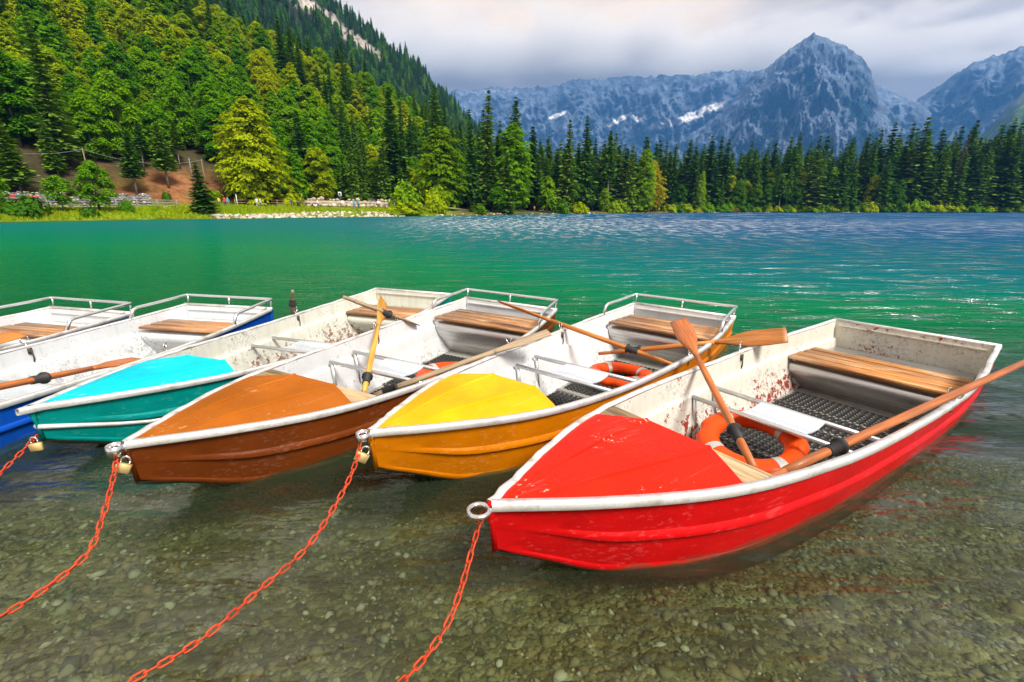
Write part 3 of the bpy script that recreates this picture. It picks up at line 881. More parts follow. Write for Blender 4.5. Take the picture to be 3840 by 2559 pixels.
        sbox = mb.build("stern_seat", box_m, e, True)
        for k in range(seat_n):
            xk = seat_x0 + pw * (k + .5)
            ye = float(np.interp(min(L, xk), X, W)) - .062
            mb = MB(); mb.cbox((xk, 0, seat_z + .0015 * (k % 2)), (2 * ye, pw - .022, .026), .004, Matrix.Rotation(R(90), 3, 'Z'))
            mb.build("seat_slat", seat_m, sbox)
        mb = MB()
        xa, xb = thw_x - .012, thw_x + .29 + .02
        rows = []
        for k in range(9):
            f = k / 8; x = xa + (xb - xa) * f
            z = thw_z + .020 - .022 * math.sin(math.pi * min(1, max(0, (f - .06) / .88))) ** .8
            if k == 0: z -= .014
            if k == 8: z -= .02
            rows.append([(x, y, z + .004 * math.cos(y * 9)) for y in np.linspace(-.20, .19, 7)])
        V = np.array(rows); low = V - np.array([0, 0, .005])
        F = np.concatenate([grid_faces(9, 7, 0, True), grid_faces(9, 7, 63)])
        thw = add("rowing_thwart", np_mesh("rowing_thwart", np.concatenate([V.reshape(-1, 3), low.reshape(-1, 3)]), F, [PLATE], True), e)
        # rowing thwart: two tubes, plate, legs
        for tx in (thw_x, thw_x + .29):
            yy = float(np.interp(tx, X, W)) - .055
            mb = MB(); mb.tube([(tx, -yy, thw_z), (tx, yy, thw_z)], .0165, 10); mb.build("thwart_tube", ALU, thw, True)
            if legs:
                for sg in (-1, 1):
                    mb = MB(); yl = float(np.interp(tx, X, WC)) - .07
                    mb.tube([(tx, sg * (yy - .015), thw_z + .0), (tx + .01, sg * yl, floor_z + .01)], .0145, 6); mb.build("thwart_leg", ALU, thw)
        # perforated mat
        if mat_x:
            for (m0, m1) in mat_x:
                s.make_mat(m0, m1, X, WC, floor_z + .017)
        # oarlocks
        s.lock_x = None
        # stern rail
        if rail:
            xr0 = L - .66; h = .105
            def gp(x, sg, dz_=0): return (x, sg * float(np.interp(x, X, W)), float(np.interp(x, X, ZG)) + dz_)
            pth = [gp(xr0, 1, .0), gp(xr0 + .05, 1, h * .86), gp(xr0 + .09, 1, h), gp(L - .2, 1, h)]
            c1 = (L + .035, wt + .002, zt + h)
            full = pth + [(L + .01, wt + .006, zt + h), c1, (L + .04, wt - .04, zt + h), (L + .04, 0, zt + h), (L + .04, -wt + .04, zt + h), (c1[0], -c1[1], c1[2]), (L + .01, -wt - .006, zt + h)] + [(p[0], -p[1], p[2]) for p in pth[::-1]]
            mb = MB(); mb.tube(full, .0155, 9)
            rl = mb.build("stern_rail", ALU, e, True)
            for (xx, yy) in ((L + .02, wt - .01), (L + .02, 0.0), (L + .02, -wt + .01)):
                mb = MB(); mb.tube([(xx + .01, yy, zt + .006), (xx + .015, yy, zt + h)], .0105, 7); mb.build("rail_post", ALU, rl, True)
        s.X, s.W, s.ZG = X, W, ZG
        ok = ZC < -.005
        q0 = np.clip(ZG[ok] / (ZG[ok] - ZC[ok]), 0, 1)
        yl = W[ok] + (WC - W)[ok] * q0 ** 1.3 - .012
        loop = [(float(a), float(b)) for a, b in zip(X[ok], yl)] + [(float(a), -float(b)) for a, b in zip(X[ok][::-1], yl[::-1])]
        cy, sy = math.cos(R(yaw)), math.sin(R(yaw))
        s.waterline = [(pos[0] + a * cy - b * sy, pos[1] + a * sy + b * cy) for a, b in loop]

    def make_mat(s, m0, m1, X, WC, z):
        p = .047; k = 8
        a = np.arange(k) * 2 * np.pi / k + np.pi / 8
        sq = np.array([(math.cos(t), math.sin(t)) for t in a]); sq = sq / np.max(np.abs(sq), 1, keepdims=True) * p / 2
        ho = np.stack([np.cos(a), np.sin(a)], 1) * p * .30
        mb = MB()
        nx = int((m1 - m0) / p)
        for i in range(nx):
            x = m0 + (i + .5) * p
            ye = float(np.interp(x, X, WC)) - .13
            ny = int(ye / p)
            for j in range(-ny, ny):
                c = np.array([x, (j + .5) * p])
                V = [(*(c + q), z) for q in sq] + [(*(c + q), z) for q in ho] + [(*(c + q), z - .012) for q in ho]
                F = [[t, (t + 1) % k, (t + 1) % k + k, t + k] for t in range(k)] + [[t + k, (t + 1) % k + k, (t + 1) % k + 2 * k, t + 2 * k] for t in range(k)]
                mb.raw(V, F)
        mb.build("floor_mat", MATMAT, s.floor)

    def oarlock(s, x, sg, turn=0.0, up=0.0):
        y = sg * float(np.interp(x, s.X, s.W)); z = float(np.interp(x, s.X, s.ZG)) + up
        mb = MB()
        U = [(.036 * math.cos(t), .036 * math.sin(t)) for t in np.linspace(R(145), R(395), 13)]
        c, sn = math.cos(turn), math.sin(turn)
        mb.tube([(x + u * c, y + u * sn, z + .062 + v) for (u, v) in U], [.004] + [.006] * 11 + [.004], 7)
        mb.tube([(x, y, z + .028), (x, y, z - .07)], .007, 7)
        o = mb.build("oarlock", STEEL, s.e, True)
        mb = MB(); mb.box((x, y - sg * .026, z - .035), (.03, .012, .05)); mb.tube([(x + .006, y - sg * .03, z - .02), (x + .01, y - sg * .034, z - .10), (x + .006, y - sg * .03, z - .13)], .0055, 6)
        mb.build("bracket", IRON, o)

    def world(s, x, y, z):
        bpy.context.view_layer.update()
        return s.e.matrix_world @ Vector((x, y, z))

BOTTOM = metal("shade_dark_bottom", (.035, .040, .022), .8, 0.0, (.02, .025, .012), .8)  # dark olive paints in the gloom that hides the hull below the waterline
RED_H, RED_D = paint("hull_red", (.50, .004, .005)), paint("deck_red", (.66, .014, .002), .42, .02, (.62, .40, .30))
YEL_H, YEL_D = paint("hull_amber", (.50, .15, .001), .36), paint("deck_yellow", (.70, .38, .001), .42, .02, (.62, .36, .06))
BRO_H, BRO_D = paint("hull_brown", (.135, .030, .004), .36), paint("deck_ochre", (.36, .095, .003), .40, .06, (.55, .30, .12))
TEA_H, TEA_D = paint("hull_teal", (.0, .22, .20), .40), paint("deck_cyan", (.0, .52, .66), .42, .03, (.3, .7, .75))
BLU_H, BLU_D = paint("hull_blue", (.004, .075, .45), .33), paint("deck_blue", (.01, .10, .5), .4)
GRY_H = paint("hull_pale_grey", (.42, .50, .55), .4)
LIN_RED = lining("cream_lining", (.72, .70, .61), (.26, .030, .018), .60)
LIN_REDT = lining("peeling_cream_lining", (.72, .70, .60), (.28, .030, .018), 1.25)
LIN_TEA = lining("old_cream_lining", (.70, .71, .62), (.24, .12, .08), .62, .8)
LIN_W = lining("white_lining", (.74, .765, .77), (.50, .48, .45), .25, .28)
LIN_B = lining("scuffed_blue_white_lining", (.72, .755, .775), (.42, .43, .44), .42, .5)

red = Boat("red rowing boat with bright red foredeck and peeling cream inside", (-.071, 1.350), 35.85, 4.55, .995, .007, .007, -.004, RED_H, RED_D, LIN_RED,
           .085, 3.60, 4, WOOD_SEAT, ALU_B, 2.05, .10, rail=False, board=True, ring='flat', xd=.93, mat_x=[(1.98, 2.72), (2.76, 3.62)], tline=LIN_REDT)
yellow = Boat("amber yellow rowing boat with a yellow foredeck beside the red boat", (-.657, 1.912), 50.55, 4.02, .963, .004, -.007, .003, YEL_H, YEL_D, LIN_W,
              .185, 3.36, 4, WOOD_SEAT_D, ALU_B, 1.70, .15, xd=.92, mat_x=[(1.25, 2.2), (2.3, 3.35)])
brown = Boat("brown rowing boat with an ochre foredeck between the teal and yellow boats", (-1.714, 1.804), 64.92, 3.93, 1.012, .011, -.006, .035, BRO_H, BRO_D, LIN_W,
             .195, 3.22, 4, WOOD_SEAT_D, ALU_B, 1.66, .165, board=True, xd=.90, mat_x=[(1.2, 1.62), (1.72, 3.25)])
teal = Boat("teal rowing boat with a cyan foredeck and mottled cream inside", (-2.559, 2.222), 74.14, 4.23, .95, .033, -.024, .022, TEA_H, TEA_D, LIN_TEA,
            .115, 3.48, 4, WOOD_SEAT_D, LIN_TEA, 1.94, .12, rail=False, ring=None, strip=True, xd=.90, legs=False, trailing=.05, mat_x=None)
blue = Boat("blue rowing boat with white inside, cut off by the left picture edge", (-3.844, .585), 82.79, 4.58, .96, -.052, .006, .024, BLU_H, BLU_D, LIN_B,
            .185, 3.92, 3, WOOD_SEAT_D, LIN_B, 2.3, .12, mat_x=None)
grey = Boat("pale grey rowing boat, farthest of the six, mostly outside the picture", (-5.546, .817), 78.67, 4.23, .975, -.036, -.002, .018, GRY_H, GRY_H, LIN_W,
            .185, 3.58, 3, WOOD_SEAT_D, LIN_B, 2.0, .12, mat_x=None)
red.oarlock(2.83, 1, .4); red.oarlock(2.90, -1, 1.2)
yellow.oarlock(2.52, 1, .9); yellow.oarlock(2.5, -1, .2)
brown.oarlock(2.33, 1, .5); brown.oarlock(2.55, -1, 1.1)
teal.oarlock(2.69, 1, .3); teal.oarlock(2.71, -1, .3)
blue.oarlock(3.0, 1, .2); blue.oarlock(3.1, -1, .6)
grey.oarlock(2.9, -1, .4)

# ---- oars (things of their own: they only lie in the boats)
def oar(label, A, B, before, tip_px, length, woodm, gripm, collar_at, roll=0.0, blade_w=.075):
    a = at_z(*A); b = at_z(*B)
    d = (b - a).normalized()
    g0 = a - d * before
    if tip_px:
        o = Vector((0, 0, CAM_H)); u = (at_pixel(tip_px[0], tip_px[1], 1.0) - o).normalized()
        w0 = g0 - o; k = d.dot(u)
        length = (k * u.dot(w0) - d.dot(w0)) / (1 - k * k)
    e = empty("oar", g0)
    e.rotation_mode = 'QUATERNION'
    z = Vector((0, 0, 1)); y = z.cross(d).normalized(); z = d.cross(y)
    M = Matrix((d, y, z)).transposed()
    e.rotation_quaternion = M.to_quaternion() @ Euler((roll, 0, 0)).to_quaternion()
    tag(e, label, "oar", "wooden oars of the rowing boats")
    bl = min(.62, length * .34)
    mb = MB(); mb.tube([(.13, 0, 0), (.3, 0, 0), (length * .5, 0, 0), (length - bl + .02, 0, 0)], [.019, .0225, .0225, .019], 10); sh_ = mb.build("shaft", woodm, e, True)
    mb = MB(); mb.tube([(0, 0, 0), (.004, 0, 0), (.06, 0, 0), (.12, 0, 0), (.135, 0, 0)], [.010, .016, .0175, .0165, .019], 10); mb.build("grip", gripm, e, True)
    mb = MB(); c = collar_at
    mb.tube([(c - .055, 0, 0), (c - .054, 0, 0), (c + .035, 0, 0), (c + .036, 0, 0), (c + .05, 0, 0), (c + .051, 0, 0), (c + .055, 0, 0)], [.024, .0285, .0285, .042, .042, .030, .024], 12); mb.build("collar", RUBBER, sh_, True)
    V = []; n = 14; seg = 12
    for i in range(n + 1):
        f = i / n; x = length - bl + bl * f
        w = .020 + (blade_w - .020) * sm(np.array(f), 0, .55) * (1 - .10 * sm(np.array(f), .7, 1))
        th = .019 * (1 - f) + .0065 * f
        for k in range(seg):
            t = 2 * math.pi * k / seg
            V.append((x, float(w) * math.copysign(abs(math.cos(t)) ** .8, math.cos(t)), th * math.sin(t) + (.006 * math.cos(t) ** 6 * 0)))
    V.append((length - bl, 0, 0)); V.append((length + .004, 0, 0))
    q = [[i * seg + k, (i + 1) * seg + k, (i + 1) * seg + (k + 1) % seg, i * seg + (k + 1) % seg] for i in range(n) for k in range(seg)]
    tr = [[len(V) - 2, k, (k + 1) % seg] for k in range(seg)] + [[len(V) - 1, n * seg + (k + 1) % seg, n * seg + k] for k in range(seg)]
    mb = MB(); mb.raw(V, q, tr); mb.build("blade", woodm, e, True)
    return e

oar("red brown oar standing up from the red boat, blade over its far side", (1735, 1080, .12), (1612, 840, .325), .12, (1577, 727), 0, WOOD_OAR_R, WOOD_OAR_R, .40, -.35)
oar("red brown oar laid along the near side of the red boat", (1775, 1095, .24), (2189, 908, .335), .05, None, 3.35, WOOD_OAR_R, WOOD_OAR_R, .50, .2)
oar("orange oar in the yellow boat, blade over the brown boat's stern", (1532, 833, .10), (1277, 741, .315), .10, (1148, 694), 0, WOOD_OAR, WOOD_OAR, .42, .5)
oar("orange oar lying from the yellow boat onto the red boat's edge", (1375, 813, .02), (1700, 781, .315), .0, (1808, 766), 0, WOOD_OAR, WOOD_OAR, .36, .9)
oar("yellow oar with a grey grip standing in the brown boat", (833, 918, .10), (867, 757, .32), .04, (880, 690), 0, WOOD_OAR_Y, WOOD_OAR_G, .30, 1.1)
oar("weathered grey oar laid along the near side of the brown boat", (865, 906, .10), (1143, 806, .325), .02, (1262, 765), 0, WOOD_OAR_G, WOOD_OAR_G, .12, .3, .05)
oar("grey grip of an oar standing upright in the teal boat's far oarlock", (672, 668, .56), (672.5, 712, .31), .0, None, 1.7, WOOD_OAR_G, WOOD_OAR_G, .20, 0)
oar("weathered grey oar slanting down through the teal boat's near oarlock", (788, 682, .62), (903, 726, .34), .0, None, .95, WOOD_OAR_G, WOOD_OAR_G, .52, 0)
oar("red brown oar lying inside the blue boat", (0, 889, .32), (250, 839, .15), .35, (318, 823), 0, WOOD_OAR_R, WOOD_OAR_R, .62, .25)
oar("orange oar blade resting on the grey boat's edge at the left", (-140, 812, .33), (0, 778, .32), 1.2, (47, 766), 0, WOOD_OAR, WOOD_OAR, .4, .4)

# ---- lifebuoys
def lifebuoy(label, boat, c, tilt, rz):
    p = boat.world(*c)
    e = empty("life_ring", p)
    e.rotation_euler = (tilt[0], tilt[1], rz + boat.e.rotation_euler.z)
    tag(e, label, "life ring", "orange life rings in the boats")
    Rm, rt = .250, .066
    V = []; nu, nv = 64, 16
    for i in range(nu):
        a = 2 * math.pi * i / nu
        notch = max(0, 1 - abs(((a / (math.pi / 2) + .5) % 1) - .5) / .10)
        for k in range(nv):
            b = 2 * math.pi * k / nv
            r_ = rt * (1 - .0 * notch)
            rr = Rm + r_ * 1.05 * math.cos(b)
            if math.cos(b) > .1: rr -= .022 * min(1, notch * 1.6)
            V.append((rr * math.cos(a), rr * math.sin(a), r_ * .82 * math.sin(b)))
    q = [[i * nv + k, ((i + 1) % nu) * nv + k, ((i + 1) % nu) * nv + (k + 1) % nv, i * nv + (k + 1) % nv] for i in range(nu) for k in range(nv)]
    mb = MB(); mb.raw(V, q); rg_ = mb.build("ring", RINGM, e, True)
    for j in range(4):
        a0 = math.pi / 4 + j * math.pi / 2
        Vb = []
        for a in (a0 - .10, a0 - .03, a0 + .03, a0 + .10):
            for k in range(nv):
                b = 2 * math.pi * k / nv
                rr = Rm + (rt + .0025) * 1.05 * math.cos(b)
                Vb.append((rr * math.cos(a), rr * math.sin(a), (rt + .0025) * .82 * math.sin(b)))
        mb = MB(); mb.raw(Vb, [[i * nv + k, (i + 1) * nv + k, (i + 1) * nv + (k + 1) % nv, i * nv + (k + 1) % nv] for i in range(3) for k in range(nv)])
        mb.build("band", BANDM, rg_, True)
    return e
lifebuoy("orange life ring between the red boat's foredeck and its thwart", red, (1.99, .07, -.035), (.0, -.20), .35)
lifebuoy("orange life ring on the floor of the yellow boat behind its thwart", yellow, (2.72, .06, -.12), (.0, .08), .2)
lifebuoy("orange life ring in the brown boat, half hidden by the grey oar", brown, (2.52, -.06, -.12), (0, .05), .5)

# ---- mooring chains and padlocks
def link_mesh():
    mb = MB(); pts = []
    hl, hw = .0118, .0082
    for k in range(7): t = R(-90 + 30 * k); pts.append((hl + hw * math.cos(t), hw * math.sin(t), 0))
    for k in range(7): t = R(90 + 30 * k); pts.append((-hl + hw * math.cos(t), hw * math.sin(t), 0))
    mb.tube(pts, .0034, 5, closed=True)
    return mb.mesh("chain_link", CHAINM, True)
LINK = link_mesh()
def chain(label, ctrl):
    P = np.array([tuple(at_z(*c)) for c in ctrl])
    tt = np.concatenate([[0], np.cumsum(np.linalg.norm(np.diff(P, axis=0), axis=1))])
    fine = np.linspace(0, tt[-1], 600)
    C = np.stack([interp_s(fine, tt, P[:, k]) for k in range(3)], 1)
    ds = np.concatenate([[0], np.cumsum(np.linalg.norm(np.diff(C, axis=0), axis=1))])
    e = empty("mooring_chain", P[0])
    tag(e, label, "chain", "red mooring chains")
    pitch = .0328
    n = int(ds[-1] / pitch)
    for k in range(n):
        p = np.array([np.interp((k + .5) * pitch, ds, C[:, j]) for j in range(3)]); p2 = np.array([np.interp((k + .5) * pitch + .01, ds, C[:, j]) for j in range(3)])
        d = Vector(p2 - p).normalized()
        o = bpy.data.objects.new("chain_link", LINK); link(o, e)
        o.location = Vector(p) - Vector(P[0])
        o.rotation_mode = 'QUATERNION'
        o.rotation_quaternion = d.to_track_quat('X', 'Z') @ Euler((R(45 + 90 * (k % 2) + random.uniform(-14, 14)), 0, 0)).to_quaternion()
    return e
chain("red chain hanging from the red boat's bow ring to the bottom edge", [(1122, 1158, .375), (1104, 1200, .33), (1085, 1262, .27), (1060, 1350, .20), (1030, 1430, .15), (985, 1500, .10), (905, 1585, .05), (840, 1640, -.02), (770, 1690, -.16)])
chain("long red chain sagging from the yellow boat's bow ring", [(829, 992, .385), (824, 1040, .335), (805, 1095, .27), (768, 1165, .20), (705, 1258, .13), (600, 1352, .08), (450, 1478, .055), (270, 1580, .04), (180, 1625, -.02), (60, 1680, -.16)])
chain("red chain hanging from the brown boat's bow ring to the left edge", [(270, 1018, .385), (266, 1065, .33), (255, 1120, .27), (235, 1190, .20), (200, 1272, .13), (110, 1348, .08), (0, 1418, .05), (-60, 1450, -.01), (-150, 1490, -.18)])
chain("short red chain from the teal boat's stem to the left edge", [(86, 1000, .20), (60, 1028, .15), (20, 1068, .10), (-30, 1115, .05), (-80, 1160, -.03), (-150, 1215, -.3)])

def padlock(label, px, py, z, rz, tilt=0.0):
    p = at_z(px, py, z)
    e = empty("padlock", p, (0, tilt, rz)); e.scale = (1.05, 1.05, 1.05); tag(e, label, "padlock", "brass padlocks on the chains")
    mb = MB(); mb.cbox((0, 0, -.021), (.052, .020, .042), .004); mb.build("body", BRASS, e)
    mb = MB(); mb.tube([(-.017, 0, -.002), (-.017, 0, .014)] + [(.017 * math.cos(t), 0, .014 + .020 * math.sin(t)) for t in np.linspace(math.pi, 0, 9)] + [(.017, 0, .014), (.017, 0, -.002)], .0042, 7); mb.build("shackle", STEEL, e, True)
padlock("brass padlock on the chain below the brown boat's bow", 286, 1066, .315, .3, .45)
padlock("brass padlock on the long chain of the yellow boat", 836, 1042, .325, .2, .55)
padlock("dull brass padlock by the teal boat's stem", 80, 1019, .175, .2, -.1)

# ---- water surface
wx = graded(-330, 420, .5, -14, 14, 1.12); wy = graded(-2, 330, .4, .0, 14, 1.1)
WX, WY = np.meshgrid(wx, wy)
from mathutils.geometry import delaunay_2d_cdt
BOATS = [red, yellow, brown, teal, blue, grey]
pts = [Vector(p) for p in np.stack([WX.ravel(), WY.ravel()], 1).tolist()]
eds = []
for b in BOATS:
    n0 = len(pts); k = len(b.waterline)
    pts += [Vector(p) for p in b.waterline]
    eds += [(n0 + i, n0 + (i + 1) % k) for i in range(k)]
cv, _, cf, *_ = delaunay_2d_cdt(pts, eds, [], 0, 1e-5)
cv = np.array([tuple(p) for p in cv]); cf = np.array(cf)
cen = cv[cf].mean(1)
inside = np.zeros(len(cf), bool)
for b in BOATS:
    poly = np.array(b.waterline); hit = np.zeros(len(cf), bool)
    for (x0, y0), (x1, y1) in zip(poly, np.roll(poly, -1, 0)):
        c_ = ((y0 > cen[:, 1]) != (y1 > cen[:, 1]))
        hit ^= c_ & (cen[:, 0] < (x1 - x0) * (cen[:, 1] - y0) / (y1 - y0 + 1e-12) + x0)
    inside |= hit
me = np_mesh("water", np.concatenate([cv, np.zeros((len(cv), 1))], 1), cf[~inside], [], True)
WX, WY = cv[:, 0], cv[:, 1]
dep = np.maximum(0, bed_depth(WX, WY))
a = me.attributes.new("depth", 'FLOAT', 'POINT')
a.data.foreach_set("value", dep.ravel().astype(np.float32))
t = NT("lake_water")
at = t.new("Attribute", _attribute_name="depth")
dpt = at.outputs["Fac"]
v1 = t.coord((.50, 1.5, 1), (0, 0, R(16)))
v2 = t.coord((2.2, 6.5, 1), (0, 0, R(9)))
v3 = t.coord((.06, .12, 1))
na = t.noise(v1, 1.0, 3, .55, .4)
nb = t.noise(v2, 1.0, 3, .6, .3)
geo = t.new("NewGeometry"); sxyz = t.new("SeparateXYZ"); t.link(geo.outputs["Position"], sxyz.inputs[0])
def mrange(src, a, b, c_, d_):
    m_ = t.new("MapRange"); m_.interpolation_type = 'SMOOTHSTEP'
    for k_, v_ in zip((1, 2, 3, 4), (a, b, c_, d_)): m_.inputs[k_].default_value = v_
    t.link(src, m_.inputs[0]); return m_.outputs[0]
# the hill shelters the left of the lake; wind ruffles the right
wind = mrange(t.math('ADD', sxyz.outputs[0], t.math('MULTIPLY', sxyz.outputs[1], .22)), -9.0, 9.0, .60, 1.1)
gust = t.ramp(t.noise(v3, 1.0, 3), [(.36, .55), (.62, 1.15)])
deepk = t.ramp(t.math('MULTIPLY', dpt, .125), [(.02, .30), (.25, .6), (.6, 1)])
f1 = mrange(sxyz.outputs[1], 9, 26, 0, 1); f2 = mrange(sxyz.outputs[1], 34, 80, 0, 1)
nc_ = t.noise(t.coord((1.7, .55, 1), (0, 0, R(-8))), 1.0, 4, .62, .3)
nd_ = t.noise(t.coord((1.2, .14, 1), (0, 0, R(6))), 1.0, 4, .65, .3)
hnear = t.math('ADD', t.math('MULTIPLY', na, 1.5), t.math('MULTIPLY', nb, .42))
h1 = t.math('ADD', t.math('MULTIPLY', hnear, t.math('SUBTRACT', 1.0, f1)), t.math('MULTIPLY', t.math('MULTIPLY', nc_, 1.5), f1))
hsum = t.math('ADD', t.math('MULTIPLY', h1, t.math('SUBTRACT', 1.0, f2)), t.math('MULTIPLY', t.math('MULTIPLY', nd_, 4.0), f2))
hsum = t.math('MULTIPLY', t.math('MULTIPLY', t.math('MULTIPLY', hsum, gust), wind), deepk)
nrm = t.bump(hsum, 1.0, .55)
body = t.ramp(t.math('MULTIPLY', dpt, .06), [(.012, (.085, .095, .052)), (.035, (.020, .075, .040)), (.10, (.0, .125, .042)), (.20, (.0, .145, .056)), (.32, (.0, .118, .104)), (.45, (.0, .102, .125)), (.9, (.0, .058, .150))])
dif = t.new("BsdfDiffuse"); t.link(body, dif.inputs[0])
tr = t.new("BsdfTransparent"); tr.inputs[0].default_value = (.82, .93, .78, 1)
opac = t.math('SUBTRACT', 1.0, t.math('POWER', 2.718, t.math('MULTIPLY', t.math('MAXIMUM', t.math('SUBTRACT', dpt, .02), 0.0), -.85)))
mx = t.new("MixShader"); t.link(opac, mx.inputs[0]); t.link(tr.outputs[0], mx.inputs[1]); t.link(dif.outputs[0], mx.inputs[2])
gl = t.new("BsdfGlossy", Roughness=.06); t.link(t.math("ADD", mrange(sxyz.outputs[1], 3.0, 8.0, .20, .05), t.math("MULTIPLY", mrange(sxyz.outputs[1], 6, 45, .01, .40), mrange(wind, .6, 1.0, .38, 1.0))), gl.inputs["Roughness"]); t.link(nrm, gl.inputs["Normal"])
gl.inputs[0].default_value = (1, 1, 1, 1)
fr = t.new("Fresnel", IOR=1.33); t.link(nrm, fr.inputs["Normal"])
ne_ = t.noise(t.coord((.8, .055, 1), (0, 0, R(3))), 1.0, 4, .7)
gl1 = t.ramp(nc_, [(.42, .16), (.53, .42), (.62, 2.6)]); gl2 = t.ramp(nd_, [(.45, .03), (.545, .14), (.61, 2.5)]); gl3 = t.ramp(ne_, [(.45, .03), (.545, .14), (.61, 2.5)])
f3 = mrange(sxyz.outputs[1], 60, 100, 0, 1)
def lerp(a_, b_, f_): return t.math('ADD', t.math('MULTIPLY', a_, t.math('SUBTRACT', 1.0, f_)), t.math('MULTIPLY', b_, f_))
ruffle = mrange(t.math('ADD', sxyz.outputs[0], t.math('MULTIPLY', sxyz.outputs[1], .30)), -4.0, 12.0, 0.0, 1.0)
npz = t.noise(t.coord((.75, 1.5, 1), (0, 0, R(38))), 1.0, 4, .6, .6)
nearg = t.ramp(npz, [(.42, .6), (.56, 1.3), (.68, 3.0)])
n0 = t.noise(t.coord((.8, 3.4, 1), (0, 0, R(13))), 1.0, 4, .6, .5)
gl0 = lerp(.26, t.ramp(n0, [(.42, .25), (.54, .7), (.63, 3.6)]), ruffle)
glf = lerp(.22, lerp(gl1, lerp(gl2, gl3, f3), f2), ruffle)
glint = lerp(lerp(nearg, gl0, mrange(sxyz.outputs[1], 3.0, 6.0, 0, 1)), glf, f1)
frm = t.math('MULTIPLY', fr.outputs[0], glint, True)
mx2 = t.new("MixShader"); t.link(frm, mx2.inputs[0]); t.link(mx.outputs[0], mx2.inputs[1]); t.link(gl.outputs[0], mx2.inputs[2])
t.link(mx2.outputs[0], t.out.inputs[0])
me.materials.append(t.m)
tag(add("water", me), "rippled emerald and blue lake water", kind="structure")


# ================================================================== TREES
def leaf_mat(name, stops, nscale=.5, trans=.42):
    t = NT(name)
    oi = t.new("ObjectInfo")
    n = t.noise(t.coord(), nscale, 3, .6)
    f = t.math('ADD', t.math('MULTIPLY', oi.outputs["Random"], .62), t.math('MULTIPLY', n, .40))
    c = t.ramp(f, stops)
    fine = t.noise(t.coord(), 5.0, 2)
    c = t.mix(1.0, c, t.ramp(fine, [(.3, .72), (.7, 1.3)]), 'MULTIPLY')
    d = t.new("BsdfDiffuse"); tr = t.new("BsdfTranslucent")
    t.link(c, d.inputs[0]); t.link(c, tr.inputs[0])
    m = t.new("MixShader"); m.inputs[0].default_value = trans
    t.link(d.outputs[0], m.inputs[1]); t.link(tr.outputs[0], m.inputs[2])
    t.link(m.outputs[0], t.out.inputs[0])
    return t.m
LEAF_BEECH = leaf_mat("beech_leaves", [(.10, (.12, .26, .005)), (.33, (.22, .39, .005)), (.56, (.36, .46, .005)), (.84, (.42, .48, .005)), (1.0, (.60, .48, .006))])
LEAF_FRESH = leaf_mat("summer_leaves", [(.10, (.07, .22, .008)), (.45, (.13, .33, .007)), (.80, (.22, .42, .006)), (1.0, (.32, .47, .006))])
LEAF_LIME = leaf_mat("fresh_leaves", [(.15, (.10, .28, .008)), (.5, (.17, .36, .008)), (.85, (.28, .40, .008))])
LEAF_YELL = leaf_mat("yellowing_leaves", [(.15, (.14, .28, .008)), (.45, (.26, .35, .008)), (.7, (.42, .38, .010)), (.95, (.62, .40, .015))])
LEAF_DEEP = leaf_mat("deep_green_leaves", [(.15, (.05, .15, .012)), (.5, (.085, .22, .012)), (.85, (.16, .28, .012))])
NEEDLE = leaf_mat("spruce_needles", [(.12, (.055, .140, .022)), (.5, (.098, .215, .025)), (.8, (.155, .265, .025)), (.97, (.21, .27, .03))], trans=.15)
NEEDLE_L = leaf_mat("light_spruce_needles", [(.15, (.07, .18, .020)), (.6, (.115, .25, .022)), (.9, (.17, .29, .025))], trans=.18)
NEEDLE_D = leaf_mat("dry_needles", [(.2, (.085, .075, .045)), (.8, (.17, .145, .10))], trans=.05)
def bark_mat(name, a, b):
    t = NT(name); n = t.noise(t.coord((6, 6, 1.2)), 1.0, 5, .65)
    t.principled(t.ramp(n, [(.3, a), (.7, b)]), .9, 0, t.bump(n, .5, .03), spec=.15)
    return t.m
BARK_D = bark_mat("dark_bark", (.045, .035, .026), (.12, .098, .075))
BARK_L = bark_mat("pale_bark", (.13, .115, .095), (.30, .275, .235))

def quads_mesh(name, C, U, W, mat):
    """one diamond leaf spray per row: centre C, half axes U and W"""
    V = np.stack([C - U, C - W * .9 + U * .1, C + U, C + W * .9 + U * .1], 1).reshape(-1, 3)
    F = np.arange(len(V)).reshape(-1, 4)
    return np_mesh(name, V, F, [mat])

def unit(v): return v / np.maximum(1e-9, np.linalg.norm(v, axis=-1, keepdims=True))

